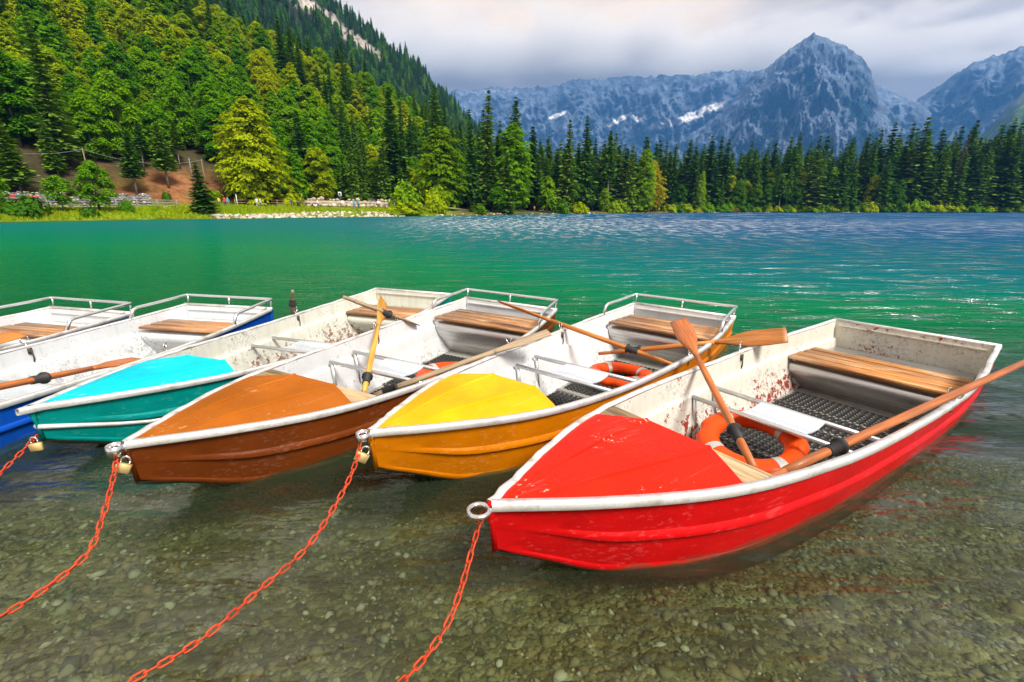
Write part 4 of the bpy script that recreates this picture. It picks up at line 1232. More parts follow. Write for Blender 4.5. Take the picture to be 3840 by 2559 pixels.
def beech_crown(seed, H, Rw, base, n_limb, n_leaf, size, mat, lean=.0):
    g = np.random.default_rng(seed)
    Cs, Us, Ws = [], [], []
    lob = g.uniform(0, 6.28, 4)
    def put(C, U, N_, k, asp):
        Wd = unit(np.cross(U, N_)); Cs.append(C); Us.append(U * k); Ws.append(Wd * k * asp)
    for i in range(n_limb):
        t = (i + g.uniform()) / n_limb
        z0 = H * (base + (1 - base) * t)
        env = Rw * (min(1, (t + .30) / .62) ** .8) * max(.05, (1 - t ** 2.3)) ** .55
        a = i * 2.39996 + g.uniform(-.5, .5)
        env *= 1 + .20 * math.sin(2 * a + lob[0]) * math.sin(5 * t + lob[1]) + .14 * math.sin(3 * a + lob[2])
        L = env * g.uniform(.62, 1.12)
        rise = .10 + .55 * t + g.uniform(-.1, .15)
        droop = (.50 - .22 * t) * L
        d = np.array([math.cos(a), math.sin(a), 0]); s = np.array([-d[1], d[0], 0])
        u = g.uniform(.05, 1, n_leaf) ** .55
        lat = g.normal(0, 1, n_leaf) * L * .19 * (1.2 - .55 * u)
        zz = z0 + rise * L * u * .6 - droop * u ** 2.2 - np.abs(lat) * .30 + g.normal(0, .16, n_leaf) * size * 2
        C = d * (L * u)[:, None] + s * lat[:, None]
        C[:, 2] = zz
        sl = rise * .6 - 2.2 * droop / max(L, .1) * u ** 1.2
        U = unit(np.stack([d[0] + 0 * u, d[1] + 0 * u, sl - .25], 1) + s * (lat / max(L, .1) * 1.8)[:, None] + g.normal(0, .30, (n_leaf, 3)))
        N_ = unit(np.array([0, 0, 1.0]) + d * .75 + s * (lat / max(L, .1))[:, None] + g.normal(0, .42, (n_leaf, 3)))
        k = size * g.uniform(.6, 1.25, n_leaf)[:, None] * (.8 + .4 * (1 - t))
        put(C, U, N_, k * .85, .62)
    # inner fill so that the crown is not see-through
    m = int(n_limb * 7)
    t = g.uniform(.02, .93, m); a = g.uniform(0, 6.28, m)
    env = Rw * np.minimum(1, (t + .30) / .62) ** .8 * np.maximum(.05, 1 - t ** 2.3) ** .55
    rr = env * g.uniform(.1, .66, m)
    C = np.stack([rr * np.cos(a), rr * np.sin(a), H * (base + (1 - base) * t) - rr * .12], 1)
    U = unit(np.stack([np.cos(a), np.sin(a), -.5 + 0 * a], 1) + g.normal(0, .5, (m, 3)))
    N_ = unit(np.stack([np.cos(a), np.sin(a), .7 + 0 * a], 1) + g.normal(0, .5, (m, 3)))
    put(C, U, N_, size * g.uniform(1.2, 2.2, (m, 1)), .7)
    return quads_mesh("beech_crown", np.concatenate(Cs), np.concatenate(Us), np.concatenate(Ws), mat)

def lobed_crown(seed, H, Rw, base, lobes, n_leaf, size, mat):
    """round broadleaf crown: overlapping flattened leaf masses, leaves lying along each one"""
    g = np.random.default_rng(seed)
    Cs, Us, Ws = [], [], []
    for i in range(lobes):
        t = (i + .5) / lobes
        a = i * 2.39996 + g.uniform(-.5, .5)
        env = Rw * min(1, (t + .35) / .65) ** .8 * max(.02, 1 - t ** 2.4) ** .5
        rl = Rw * g.uniform(.34, .52) * (1.05 - .35 * t)
        off = max(0, env - rl * .75) * g.uniform(.75, 1.1)
        zc = H * (base + (1 - base) * t) - rl * .15
        c0 = np.array([math.cos(a) * off, math.sin(a) * off, min(zc, H - rl * .55)])
        ph = g.uniform(0, 6.283, n_leaf); ct = g.uniform(-.45, 1, n_leaf); st = np.sqrt(1 - ct ** 2)
        lump = 1 + .16 * np.sin(3 * ph + i) * st + .12 * np.sin(7 * ph + 5 * ct + i)
        dirv = np.stack([st * np.cos(ph), st * np.sin(ph), ct], 1)
        rad = (g.uniform(.55, 1.06, n_leaf) ** .6 * lump)[:, None] * rl
        C = c0 + dirv * rad * np.array([1.08, 1.08, .72])
        # feathered, drooping sprays: the outer leaves hang a little
        C[:, 2] -= .16 * rl * st ** 2
        outw = unit(dirv * np.array([1, 1, .3]) + np.array([0, 0, -.45]) + g.normal(0, .30, (n_leaf, 3)))
        N_ = unit(dirv + np.array([0, 0, .75]) + g.normal(0, .38, (n_leaf, 3)))
        Wd = unit(np.cross(outw, N_))
        k = size * g.uniform(.6, 1.3, (n_leaf, 1))
        Cs.append(C); Us.append(outw * k); Ws.append(Wd * k * .55)
    return quads_mesh("beech_crown", np.concatenate(Cs), np.concatenate(Us), np.concatenate(Ws), mat)

def spruce_crown(seed, H, Rw, base, whorls, mat, sparse=1.0, size=1.0):
    g = np.random.default_rng(seed)
    Cs, Us, Ws = [], [], []
    for i in range(whorls):
        t = (i + g.uniform(0, .6)) / whorls
        z0 = H * (base + (1 - base) * t)
        nb = max(4, int((9 - 4 * t) * sparse))
        off = g.uniform(0, 6.28)
        for b in range(nb):
            a = off + 6.283 * b / nb + g.uniform(-.35, .35)
            L = (Rw * (1 - t) ** .78 * min(1, (t + .12) / .2) + .22) * g.uniform(.55, 1.18)
            d = np.array([math.cos(a), math.sin(a), 0]); s = np.array([-d[1], d[0], 0])
            n = max(3, int(3 + L * 2.0))
            u = (np.arange(n) + g.uniform(.2, .8, n)) / n
            dro = .30 + .28 * (1 - t)
            z = z0 - dro * L * u + .20 * L * u ** 2.2 + g.normal(0, .07, n)
            lat = g.normal(0, .13, n) * L * (1.1 - .6 * u)
            C = d * (L * u)[:, None] + s * lat[:, None]; C[:, 2] = z
            U = unit(np.stack([d[0] + 0 * u, d[1] + 0 * u, -dro + .44 * u], 1) + g.normal(0, .18, (n, 3)))
            Wd = unit(s[None] + np.array([0, 0, 1.0]) * g.normal(-.1, .45, (n, 1)) + g.normal(0, .15, (n, 3)))
            k = (.40 + .25 * L * (1 - .45 * u))[:, None] * size * g.uniform(.75, 1.2, (n, 1))
            Cs.append(C); Us.append(U * k * 1.0); Ws.append(Wd * k * .58)
    Cs.append(np.array([[0, 0, H * 1.0]])); Us.append(np.array([[0, 0, H * .03]])); Ws.append(np.array([[.12, 0, 0]]))
    return quads_mesh("spruce_crown", np.concatenate(Cs), np.concatenate(Us), np.concatenate(Ws), mat)

def trunk_mesh(H, r, mat, seed, limbs=0, base=.3):
    g = random.Random(seed); mb = MB()
    bend = [g.uniform(-.12, .12) for _ in range(5)]
    path = [(0, 0, -.6)] + [(bend[k] * k * .3, bend[-k] * k * .25, H * .95 * k / 4) for k in range(1, 5)]
    mb.tube(path, [r * 1.35, r, r * .75, r * .5, r * .12], 7)
    for k in range(limbs):
        z = H * (base + (.85 - base) * k / limbs); a = g.uniform(0, 6.28); L = H * .17 * g.uniform(.7, 1.2)
        mb.tube([(0, 0, z), (math.cos(a) * L * .5, math.sin(a) * L * .5, z + L * .25), (math.cos(a) * L, math.sin(a) * L, z + L * .32)], [r * .35, r * .22, r * .06], 5)
    return mb.mesh("trunk", mat, True)

rg = random.Random(5)
class TreeKind:
    def __init__(s, name, crown, trunk): s.name, s.crown, s.trunk, s.n = name, crown, trunk, 0
KB = [TreeKind("beech_tree", lobed_crown(100 + k, h, w, b, 24, 420, .42, LEAF_BEECH), trunk_mesh(h, .26, BARK_L, k, 7, b)) for k, (h, w, b) in enumerate([(18, 5.6, .10), (20, 5.2, .14), (16, 5.8, .08), (19, 4.6, .12), (17, 5.0, .16)])]
KM_ = [TreeKind("beech_tree", lobed_crown(120 + k, h, w, b, 24, 420, .42, LEAF_FRESH), trunk_mesh(h, .26, BARK_L, 20 + k, 7, b)) for k, (h, w, b) in enumerate([(18, 5.2, .10), (20, 5.0, .14), (17, 5.6, .08)])]
KB += [TreeKind("beech_tree", beech_crown(110 + k, h, w, b, 130, 66, .44, LEAF_BEECH), trunk_mesh(h, .26, BARK_L, 30 + k, 7, b)) for k, (h, w, b) in enumerate([(19, 4.8, .08), (17, 5.0, .10), (21, 4.4, .12)])]
KM_ += [TreeKind("beech_tree", beech_crown(115 + k, h, w, b, 130, 66, .44, LEAF_FRESH), trunk_mesh(h, .26, BARK_L, 35 + k, 7, b)) for k, (h, w, b) in enumerate([(19, 4.8, .08), (17, 5.2, .10), (20, 4.6, .10)])]
KF = [TreeKind("beech_tree", beech_crown(140 + k, h, w, b, 190, 84, .42, m), trunk_mesh(h, .30, BARK_L, 40 + k, 9, b)) for k, (h, w, b, m) in enumerate([(20, 7.2, .07, LEAF_BEECH), (19, 6.0, .10, LEAF_YELL), (22, 6.3, .10, LEAF_LIME)])]
KS = [TreeKind("spruce_tree", spruce_crown(200 + k, h, w, b, 44, NEEDLE), trunk_mesh(h, .27, BARK_D, 60 + k)) for k, (h, w, b) in enumerate([(28, 4.2, .08), (30, 3.8, .10), (26, 4.5, .06), (31, 3.9, .15), (24, 3.7, .05)])]
KL = [TreeKind("spruce_tree", spruce_crown(230 + k, h, w, b, 40, NEEDLE_L), trunk_mesh(h, .22, BARK_L, 70 + k)) for k, (h, w, b) in enumerate([(20, 2.6, .30), (22, 2.9, .12), (24, 2.7, .45)])]
KD = [TreeKind("spruce_tree", spruce_crown(250, 27, 3.0, .12, 34, NEEDLE_D, .7, .8), trunk_mesh(27, .27, BARK_L, 90))]
KG = [TreeKind("broadleaf_tree", lobed_crown(180 + k, h, w, b, 22, 400, .42, LEAF_DEEP), trunk_mesh(h, .26, BARK_D, 80 + k, 7, b)) for k, (h, w, b) in enumerate([(18, 5.0, .06), (16, 4.6, .05)])]
KT = [TreeKind("young_tree", lobed_crown(160, 7, 2.7, .30, 11, 240, .30, LEAF_LIME), trunk_mesh(7, .11, BARK_L, 95, 6, .3)),
      TreeKind("young_tree", lobed_crown(161, 11, 3.9, .2, 15, 300, .38, LEAF_LIME), trunk_mesh(11, .20, BARK_D, 96, 8, .2)),
      TreeKind("young_tree", beech_crown(162, 9, 3.2, .2, 44, 26, .36, LEAF_BEECH), trunk_mesh(9, .13, BARK_L, 97, 8, .2))]

def bush_crown(seed, rx, h, n, size, mat):
    g = np.random.default_rng(seed)
    ph = g.uniform(0, 6.28, n); ct = g.uniform(0, 1, n) ** .8
    st = np.sqrt(1 - ct ** 2)
    lump = 1 + .25 * np.sin(ph * 3 + seed) * st + .18 * np.sin(ph * 5 + ct * 6)
    rad = g.uniform(.72, 1.06, n) * lump
    C = np.stack([rx * st * np.cos(ph) * rad, rx * st * np.sin(ph) * rad, h * (ct * rad * .95) + .1 * h * g.uniform(-1, 1, n)], 1)
    C[:, 2] = np.maximum(C[:, 2], .02)
    N_ = unit(np.stack([st * np.cos(ph), st * np.sin(ph), ct + .5], 1) + g.normal(0, .4, (n, 3)))
    U = unit(np.cross(N_, g.normal(0, 1, (n, 3))))
    Wd = np.cross(N_, U)
    k = size * g.uniform(.6, 1.3, n)[:, None]
    return quads_mesh("shrub_foliage", C, U * k, Wd * k * .6, mat)

def place_tree(kind, p, h_scale, rz, label, group=None, cat="tree", sx=None, tilt=0):
    e = empty(kind.name, p, (tilt or rg.gauss(0, .022), rg.gauss(0, .022), rz))
    e.scale = (sx or h_scale, sx or h_scale, h_scale)
    add("trunk", kind.trunk, e)
    kind.last = add("crown", kind.crown, e)
    kind.n += 1
    tag(e, label, cat, group)
    return e

def stuff_forest(name, label, pts):
    """pts: list of (kind, x, y, z, scale, rot): a far wood, one object made of instanced crowns"""
    kinds = []
    for p in pts:
        if p[0] not in kinds: kinds.append(p[0])
    V = np.array([p[1:4] for p in pts])
    me = bpy.data.meshes.new(name); me.vertices.add(len(V)); me.vertices.foreach_set("co", V.ravel().astype(np.float32))
    for nm, vals in (("kind", [kinds.index(p[0]) for p in pts]), ("scl", [p[4] for p in pts]), ("rot", [p[5] for p in pts])):
        a = me.attributes.new(nm, 'FLOAT', 'POINT'); a.data.foreach_set("value", np.array(vals, dtype=np.float32))
    o = add(name, me)
    ng = bpy.data.node_groups.new(name, 'GeometryNodeTree')
    ng.interface.new_socket("Geometry", in_out='INPUT', socket_type='NodeSocketGeometry')
    ng.interface.new_socket("Geometry", in_out='OUTPUT', socket_type='NodeSocketGeometry')
    N, Lk = ng.nodes, ng.links
    gi, go = N.new("NodeGroupInput"), N.new("NodeGroupOutput")
    jn = N.new("GeometryNodeJoinGeometry")
    def attr(nm):
        q = N.new("GeometryNodeInputNamedAttribute"); q.data_type = 'FLOAT'; q.inputs[0].default_value = nm
        return q.outputs[0]
    for k, kd in enumerate(kinds):
        ip = N.new("GeometryNodeInstanceOnPoints"); ob = N.new("GeometryNodeObjectInfo")
        ob.inputs[0].default_value = kd.last
        ob.transform_space = 'ORIGINAL'
        cp = N.new("FunctionNodeCompare"); cp.data_type = 'FLOAT'; cp.operation = 'EQUAL'
        cp.inputs[1].default_value = float(k); cp.inputs[12].default_value = .1
        Lk.new(attr("kind"), cp.inputs[0])
        Lk.new(gi.outputs[0], ip.inputs["Points"]); Lk.new(cp.outputs[0], ip.inputs["Selection"])
        Lk.new(ob.outputs["Geometry"], ip.inputs["Instance"])
        cr = N.new("ShaderNodeCombineXYZ"); Lk.new(attr("rot"), cr.inputs[2])
        Lk.new(cr.outputs[0], ip.inputs["Rotation"])
        Lk.new(attr("scl"), ip.inputs["Scale"])
        Lk.new(ip.outputs[0], jn.inputs[0])
    Lk.new(jn.outputs[0], go.inputs[0])
    md = o.modifiers.new("wood", 'NODES'); md.node_group = ng
    return tag(o, label, "wood", kind="stuff")

# ---- trees one can pick out, planned from where they stand in the photograph: (kind, px, height of crown top py, distance inland, label)
def named_tree(kind, H0, px, top_py, dd, label, widen=1.0, rz=None):
    az = px_az(px); r = float(shore_r(az)) + dd
    p = on_land(az, r)
    top = at_pixel(px, top_py, r)
    s = max(.3, (top.z - p.z) / H0)
    return place_tree(kind, p, s, rg.uniform(0, 6.28) if rz is None else rz, label, None, sx=s * widen)

named_tree(KF[0], 20, 590, 232, 19, "huge spreading bright green beech at the foot of the hillside", 1.12)
named_tree(KF[1], 19, 1020, 295, 9, "yellow tinged round beech on the lake edge at the end of the lawn", 1.12)
named_tree(KF[2], 22, 1178, 285, 9, "tall pyramid shaped lime green beech at the lake edge", 1.02)
named_tree(KS[0], 28, 910, 200, 24, "tall open spruce with bare trunk behind the lawn fence", 1.15)
named_tree(KL[1], 22, 710, 255, 24, "pale green spruce next to the huge spreading beech", 1.4)
named_tree(KS[1], 30, 1085, 250, 14, "slender dark spruce between the two lakeside beeches", .9)
named_tree(KS[3], 31, 1118, 205, 16, "dark tall spruce right behind the lakeside beeches", .9)
named_tree(KS[2], 26, 1010, 195, 44, "dark pointed spruce topping the tree line beside the ridge end", 1.0)
named_tree(KS[0], 28, 1185, 222, 28, "dark spruce rising above the lime green beech", 1.0)
named_tree(KT[2], 9, 1258, 405, 4, "small airy sapling on the lake edge beside the lime green beech", 1.0)
named_tree(KT[0], 7, 1145, 430, 3, "small vivid green bush tree at the foot of the lime green beech", 1.2)
named_tree(KF[2], 22, 1478, 345, 4, "bright green tree on the grassy point", .8)
named_tree(KF[1], 19, 1490, 370, 9, "yellow green tree behind the grassy point", .9)
named_tree(KS[4], 24, 1445, 330, 6, "slim spruce with a bare lower trunk on the grassy point", .85)
named_tree(KL[2], 24, 1395, 300, 8, "high crowned conifer with a long pale trunk by the point", .9)
named_tree(KS[3], 31, 1300, 272, 7, "tall dark spruce by the brown lakeside bank", 1.0)
named_tree(KS[1], 30, 1345, 265, 12, "tall dark spruce left of the high crowned conifer", 1.0)
named_tree(KD[0], 27, 2180, 305, 6, "dead grey spruce standing in the right shore wood", .8)
named_tree(KD[0], 27, 365, 105, 100, "dead brown spruce standing out among the hillside beeches", .9)
named_tree(KL[0], 20, 1805, 385, 3, "thin pale spruce at the water's edge on the right shore", .8)
named_tree(KL[1], 22, 1655, 405, 3, "small light spruce beside the pale gravel beach", .7)
named_tree(KF[2], 22, 1605, 395, 4, "bright green bushy tree left of the pale gravel beach", .55)
named_tree(KT[0], 7, 145, 405, 4, "small round lime green tree on the grass bank below the fence", 1.1)
named_tree(KT[1], 11, 228, 372, 4.5, "leafy green tree on the grass bank in front of the stone wall", .95)
named_tree(KT[1], 11, -18, 380, 5, "bright lime tree cut by the left edge of the picture", 1.0)
named_tree(KS[4], 24, 470, 458, 3.0, "little dark fir standing alone on the grass bank", 1.9)
named_tree(KL[1], 22, 60, 270, 20, "dense dark green fir behind the left end of the stone wall", 1.5)
named_tree(KL[1], 22, 155, 262, 26, "tall green fir behind the lime green bank tree", 1.1)
for k, (px, top, dd) in enumerate([(322, 300, 21), (350, 280, 30), (398, 285, 24), (432, 280, 31), (372, 290, 40), (290, 270, 42), (415, 300, 46)]):
    named_tree(KL[2 if k % 2 else 0], [20, 22, 24][2 if k % 2 else 0], px, top, dd,
               ["thin pale trunked conifer lowest on the bare brown slope", "slim pale trunked tree up the bare slope left of the poles", "pale trunked tree in the middle of the bare brown slope",
                "slender tree at the right end of the bare brown slope", "thin trunked tree high up the bare brown slope", "thin trunked tree behind the bank tree on the bare slope", "thin trunked tree at the upper right of the bare slope"][k], 1.35)

# ---- hillside wood
taken = []
hb, hs, rest_b, rest_s = [], [], [], []
cand = []
r = 98.0
while r < 420:
    step = 5.0 + (r - 98) * .014
    az = -62.0 + rg.uniform(0, 2)
    while az < 2:
        a2 = az + rg.uniform(-.38, .38) * math.degrees(step / r); r2 = r + rg.uniform(-.45, .45) * step
        dd = r2 - float(shore_r(a2))
        ok = dd > (19 if a2 > -22 else 17)
        if -40.5 < a2 < -31 and dd < 33: ok = False
        if -31 <= a2 < -24 and dd < 25: ok = False
        if -46 < a2 <= -40.5 and dd < 28: ok = False
        if -52 < a2 < -40 and dd < 20: ok = False
        if ok: cand.append((a2, r2))
        az += math.degrees(step / r)
    r += step * .92
for (a2, r2) in cand:
    nz = float(vnoise(np.array([a2 / 4.5]), np.array([r2 / 26]), None, 77)[0])
    x, y = xy(a2, r2)
    spr = nz + (.30 if a2 > -14 else 0) + (.25 if r2 > 330 else 0) - (.12 if -36 < a2 < -14 and 150 < r2 < 330 else 0)
    is_s = spr > (rg.uniform(.20, .66) if a2 < -16 else rg.uniform(.15, .6))
    z = float(land_z(a2, r2))
    vis = -46.5 < a2 < 2
    (hs if is_s else hb).append((r2, a2, x, y, z, vis))
def where(a2, tbl):
    for lim, txt in tbl:
        if a2 < lim: return txt
    return tbl[-1][1]
H_LOW = [(-43, "above the left end of the stone wall"), (-38.5, "above the middle of the stone wall"), (-34, "at the top left of the bare slope"), (-30.5, "at the top right of the bare slope"), (-26.5, "beside the huge spreading beech"), (-22, "behind the brown lawn fence"), (-17, "behind the boulder wall"), (-12, "behind the low dark stone wall"), (-6, "behind the yellow tinged lakeside beech"), (99, "behind the lime green lakeside beech")]
H_UP = [(-43, "up the slope at the left picture edge"), (-38, "well above the stone wall"), (-33.5, "high above the bare slope"), (-28.5, "high above the utility poles"), (-24, "high above the huge beech"), (-19, "high above the lawn fence"), (-13, "below the cliffs of the ridge"), (-7, "below the lower end of the ridge"), (99, "behind the dark lakeside spruces")]
def zone(a2, r2, sp):
    dd = r2 - float(shore_r(a2))
    kind = "spruce" if sp else "beech"
    if dd < 34: return ("dark %s at the wood's edge %s" if sp else "green %s at the wood's edge %s") % (kind, where(a2, H_LOW))
    if dd < 60: return ("dark %s in the second row %s" if sp else "leafy %s in the second row %s") % (kind, where(a2, H_LOW))
    return ("dark %s on the hillside %s" if sp else "yellow green %s on the hillside %s") % (kind, where(a2, H_UP))
W_AZ = [(3, "behind the airy sapling"), (9, "behind the brown lakeside bank"), (15, "behind the high crowned conifer"), (21.4, "behind the grassy point"), (25.5, "around the pale gravel beach"), (29.5, "by the landing stage"), (33.5, "near the thin pale spruce"), (37.5, "near the big pale rock"), (41, "left of the dead grey spruce"), (44.5, "right of the dead grey spruce"), (99, "at the right picture edge")]
def wood_row(row): return "in the front row" if row < 2 else "in the middle rows" if row < 5 else "in the back rows"
hill_stuff = []
for lst, kinds, sp, most, h0 in ((hb, KB, False, 290, .66), (hs, KS, True, 110, .64)):
    lst.sort(key=lambda q: (not q[5], q[0]))
    for k, (r2, a2, x, y, z, vis) in enumerate(lst):
        kd = rg.choice(kinds)
        if not sp and rg.random() < (.8 if r2 - float(shore_r(a2)) < 62 else .45 if a2 < -33 or a2 > -14 else .22): kd = rg.choice(KM_)
        s = rg.uniform(.66, 1.16) * h0 * (1.0 if r2 > 115 else 1.05)
        if k < most and vis:
            lb = zone(a2, r2, sp)
            place_tree(kd, (x, y, z - .2), s, rg.uniform(0, 6.28), lb, lb.replace("beech", "beeches").replace("spruce", "spruces"), sx=s * rg.uniform(.85, 1.2))
        else: hill_stuff.append((kd, x, y, z - .2, s, rg.uniform(0, 6.28)))
stuff_forest("hillside_forest", "far beeches and spruces covering the upper hillside", hill_stuff)

# ---- right shore wood
rs_, rb_ = [], []
for row, dd0 in enumerate([3.5, 8, 13, 18, 24, 31, 39, 48, 58, 69, 82]):
    az = -3.0
    while az < 54:
        r0 = float(shore_r(az)) + dd0
        step = math.degrees((4.7 if row < 3 else 4.1) / r0)
        a2 = az + rg.uniform(-.4, .4) * step; r2 = float(shore_r(a2)) + dd0 + rg.uniform(-2, 2)
        az += step
        if a2 < 15 and dd0 < 16 and rg.random() < .62: continue
        if 14 < a2 < 20.5 and dd0 < 20 and rg.random() < .65: continue
        if 21.4 < a2 < 25.2 and dd0 < 15: continue
        if row == 0 and rg.random() < .4: continue
        b = rg.random() < (.40 if row < 2 else .16)
        x, y = xy(a2, r2)
        (rb_ if b else rs_).append((row, a2, r2, x, y, float(land_z(a2, r2))))
wood_stuff = []
ns = 0
for (row, a2, r2, x, y, z) in rs_:
    kd = rg.choice(KS if rg.random() < .76 else KL); top = float(np.interp(a2, [-3, 5, 12, 20, 26, 35, 46, 54], [24, 25, 27, 28, 30, 31, 37, 38])) / 28
    s = (rg.uniform(.55, 1.0) * .86 if row < 2 else rg.uniform(.74, 1.04)) * top
    if ns < 188 and a2 < 47.5:
        ns += 1
        lb = "spruce %s of shore wood %s" % (wood_row(row), where(a2, W_AZ))
        place_tree(kd, (x, y, z - .2), s, rg.uniform(0, 6.28), lb, lb.replace("spruce", "spruces"), sx=s * rg.uniform(1.05, 1.45))
    else: wood_stuff.append((kd, x, y, z - .2, s, rg.uniform(0, 6.28)))
for (row, a2, r2, x, y, z) in rb_:
    kd = rg.choice(KG + KG + KB[:2]); s = rg.uniform(.5, 1.0) * (.85 if row < 2 else 1.15)
    lb = "leafy tree %s of shore wood %s" % (wood_row(row), where(a2, W_AZ))
    if a2 < 47.5: place_tree(kd, (x, y, z - .2), s, rg.uniform(0, 6.28), lb, lb.replace("tree", "trees"), sx=s * rg.uniform(.8, 1.1))
stuff_forest("shore_forest", "spruces filling the back of the right shore wood", wood_stuff)

# ---- wooded ridge, far off
ra = RNG.uniform(-46, 2, 5200); rr = RNG.uniform(520, 905, 5200)
nn_ = fbm(ra * .9, rr / 60, oct=5, seed=51, ridged=True)
rz_ = ridge_z(ra, rr) + 9 * nn_
okr = (rz_ > 30) & (cliff_mask(ra, rz_, rr) < .5)
rp = []
for az, r2, z in zip(ra[okr], (rr - 22 * nn_)[okr], rz_[okr]):
    x, y = xy(az, r2)
    rp.append((rg.choice(KS) if rg.random() < .62 else rg.choice(KM_), x, y, z - 1, rg.uniform(.5, .85), rg.uniform(0, 6.28)))
stuff_forest("ridge_forest", "small dark spruces covering the far ridge", rp)

# ---- grass on the far bank
g_ = np.random.default_rng(77)
n_ = 26000
ga = g_.uniform(-50, -8, n_); gd = g_.uniform(.3, 15, n_) ** 1.0
keepg = ~((gd > 10.4) & (gd < 14) & (ga < -26))
ga, gd = ga[keepg], gd[keepg]; n_ = len(ga)
gr_ = shore_r(ga) + gd
G0 = np.stack([gr_ * np.sin(np.radians(ga)), gr_ * np.cos(np.radians(ga)), land_z(ga, gr_) - .03], 1)
hh_ = g_.uniform(.12, .42, n_) * (1 + .8 * fbm(G0[:, 0] / 5, G0[:, 1] / 5, oct=2, seed=9))
an = g_.uniform(0, 6.28, n_)
sd = np.stack([np.cos(an), np.sin(an), 0 * an], 1) * g_.uniform(.06, .20, (n_, 1))
tipv = np.stack([g_.normal(0, .08, n_), g_.normal(0, .08, n_), hh_], 1)
Vg = np.stack([G0 - sd, G0 + sd, G0 + tipv], 1).reshape(-1, 3)
GRASS = leaf_mat("bank_grass", [(.2, (.12, .22, .008)), (.5, (.22, .34, .008)), (.8, (.34, .38, .012))], .35, .2)
tag(add("grass", np_mesh("grass", Vg, np.arange(len(Vg)).reshape(-1, 3), [GRASS])), "uncut grass covering the far bank and lawn", "grass", kind="stuff")

# ================================================================== FAR SHORE THINGS
def plain(name, c, rough=.8, var=.25, scale=8):
    t = NT(name); n = t.noise(t.coord(), scale, 4)
    t.principled(t.mix(n, tuple(k * (1 - var) for k in c), tuple(min(1, k * (1 + var)) for k in c)), rough, spec=.2)
    return t.m
FENCE_G = plain("grey_fence_wood", (.27, .25, .225), .85)
FENCE_B = plain("brown_fence_wood", (.36, .235, .13), .8)
STONE_G = [stone_mat("wall_stone_%s" % n, c) for n, c in dict(grey=(.34, .33, .32), pale=(.50, .48, .46), dark=(.17, .165, .16)).items()]
STONE_B = [stone_mat("boulder_%s" % n, c) for n, c in dict(buff=(.50, .42, .31), pale=(.66, .60, .50), grey=(.38, .36, .33), tan=(.42, .33, .23)).items()]

def fence(label, pts, posth, rails, mat, step=2.6):
    P = [Vector(p) for p in pts]
    e = empty("rail_fence", P[0]); tag(e, label, "fence")
    seg = [(P[i], P[i + 1]) for i in range(len(P) - 1)]
    posts = []
    for a, b in seg:
        n = max(1, round((b - a).length / step))
        for k in range(n): posts.append(a.lerp(b, k / n))
    posts.append(P[-1])
    pm = MB(); pm.box((0, 0, posth / 2 - .15), (.14, .14, posth + .3)); pm = pm.mesh("post", mat)
    for q in posts:
        o = add("post", pm, e, q - P[0]); o.rotation_euler.z = random.uniform(-.2, .2)
    for a, b in zip(posts[:-1], posts[1:]):
        for h in rails:
            mb = MB(); a2, b2 = a - P[0] + Vector((0, 0, h)), b - P[0] + Vector((0, 0, h + random.uniform(-.03, .03)))
            mb.tube([a2, b2], .065, 5); mb.build("rail", mat, e)
    return e
def along(az0, az1, n, d): return [on_land(a, float(shore_r(a)) + (d if not hasattr(d, '__len__') else float(np.interp(a, d[0], d[1])))) for a in np.linspace(az0, az1, n)]
fence("grey three rail fence along the lakeside path on the left", along(-52, -35.2, 12, 9.6), 1.25, (.35, .72, 1.1), FENCE_G, 2.4)
fence("brown two rail fence curving round the lawn", along(-30.2, -13.2, 14, ([-31, -27, -22, -17, -13], [15.4, 16.3, 16.4, 14.6, 9.5])), 1.1, (.5, .95), FENCE_B, 2.5)

# stone walls
def course_wall(name, label, pts, h, thick, sizes, mats, batter=.1):
    P = [Vector(p) for p in pts]
    e = empty(name, P[0]); tag(e, label, "wall")
    core = MB()
    for a, b in zip(P[:-1], P[1:]):
        d = (b - a); L = d.length; ang = math.atan2(d.y, d.x)
        core.box(((a + b) / 2 - P[0]) + Vector((0, 0, h * .46)), (L + .1, thick * .7, h * .92), Matrix.Rotation(ang, 3, 'Z'))
    core.build("core", mats[-1], e)
    pos, sz = [], []
    for a, b in zip(P[:-1], P[1:]):
        d = (b - a); L = d.length; u = d / L; nrm = Vector((u.y, -u.x, 0))
        if nrm.dot(a) > 0: nrm = -nrm
        z = 0.0; row = 0
        while z < h:
            s = random.uniform(*sizes); x = random.uniform(0, s)
            while x < L:
                w = s * random.uniform(.75, 1.4)
                q = a - P[0] + u * x + nrm * (thick * .38 - batter * z) + Vector((0, 0, z + s * .4))
                pos.append(q); sz.append(w * .62); x += w * 1.05
            z += s * .8
    return e, np.array(pos), np.array(sz)
def stones_part(e, pos, sz, mats, name="stones"):
    mi = RNG.choice(len(mats), len(pos))
    o = add(name, scatter_stones(name, pos, sz, mats, pebble_shapes(5), mi), e)
    tag(o, kind="stuff"); return o
e1, pos, sz = course_wall("stone_wall", "long grey stone retaining wall behind the path fence", along(-54, -37.2, 24, 14.6), 1.6, .6, (.32, .5), STONE_G)
stones_part(e1, pos, sz, STONE_G)
e2, pos, sz = course_wall("stone_wall", "low dark stone wall under the wood behind the lawn", along(-19.5, -8.5, 16, 23.5), 1.0, .6, (.35, .5), [STONE_G[0], STONE_G[2]])
stones_part(e2, pos, sz, [STONE_G[0], STONE_G[2]])
e3, pos, sz = course_wall("boulder_wall", "pale boulder wall holding the raised lawn path", along(-25.0, -13.6, 16, ([-25, -22, -17, -13.6], [12.6, 12.2, 11.4, 8.4])), 1.35, 1.1, (.62, .95), STONE_B, .35)
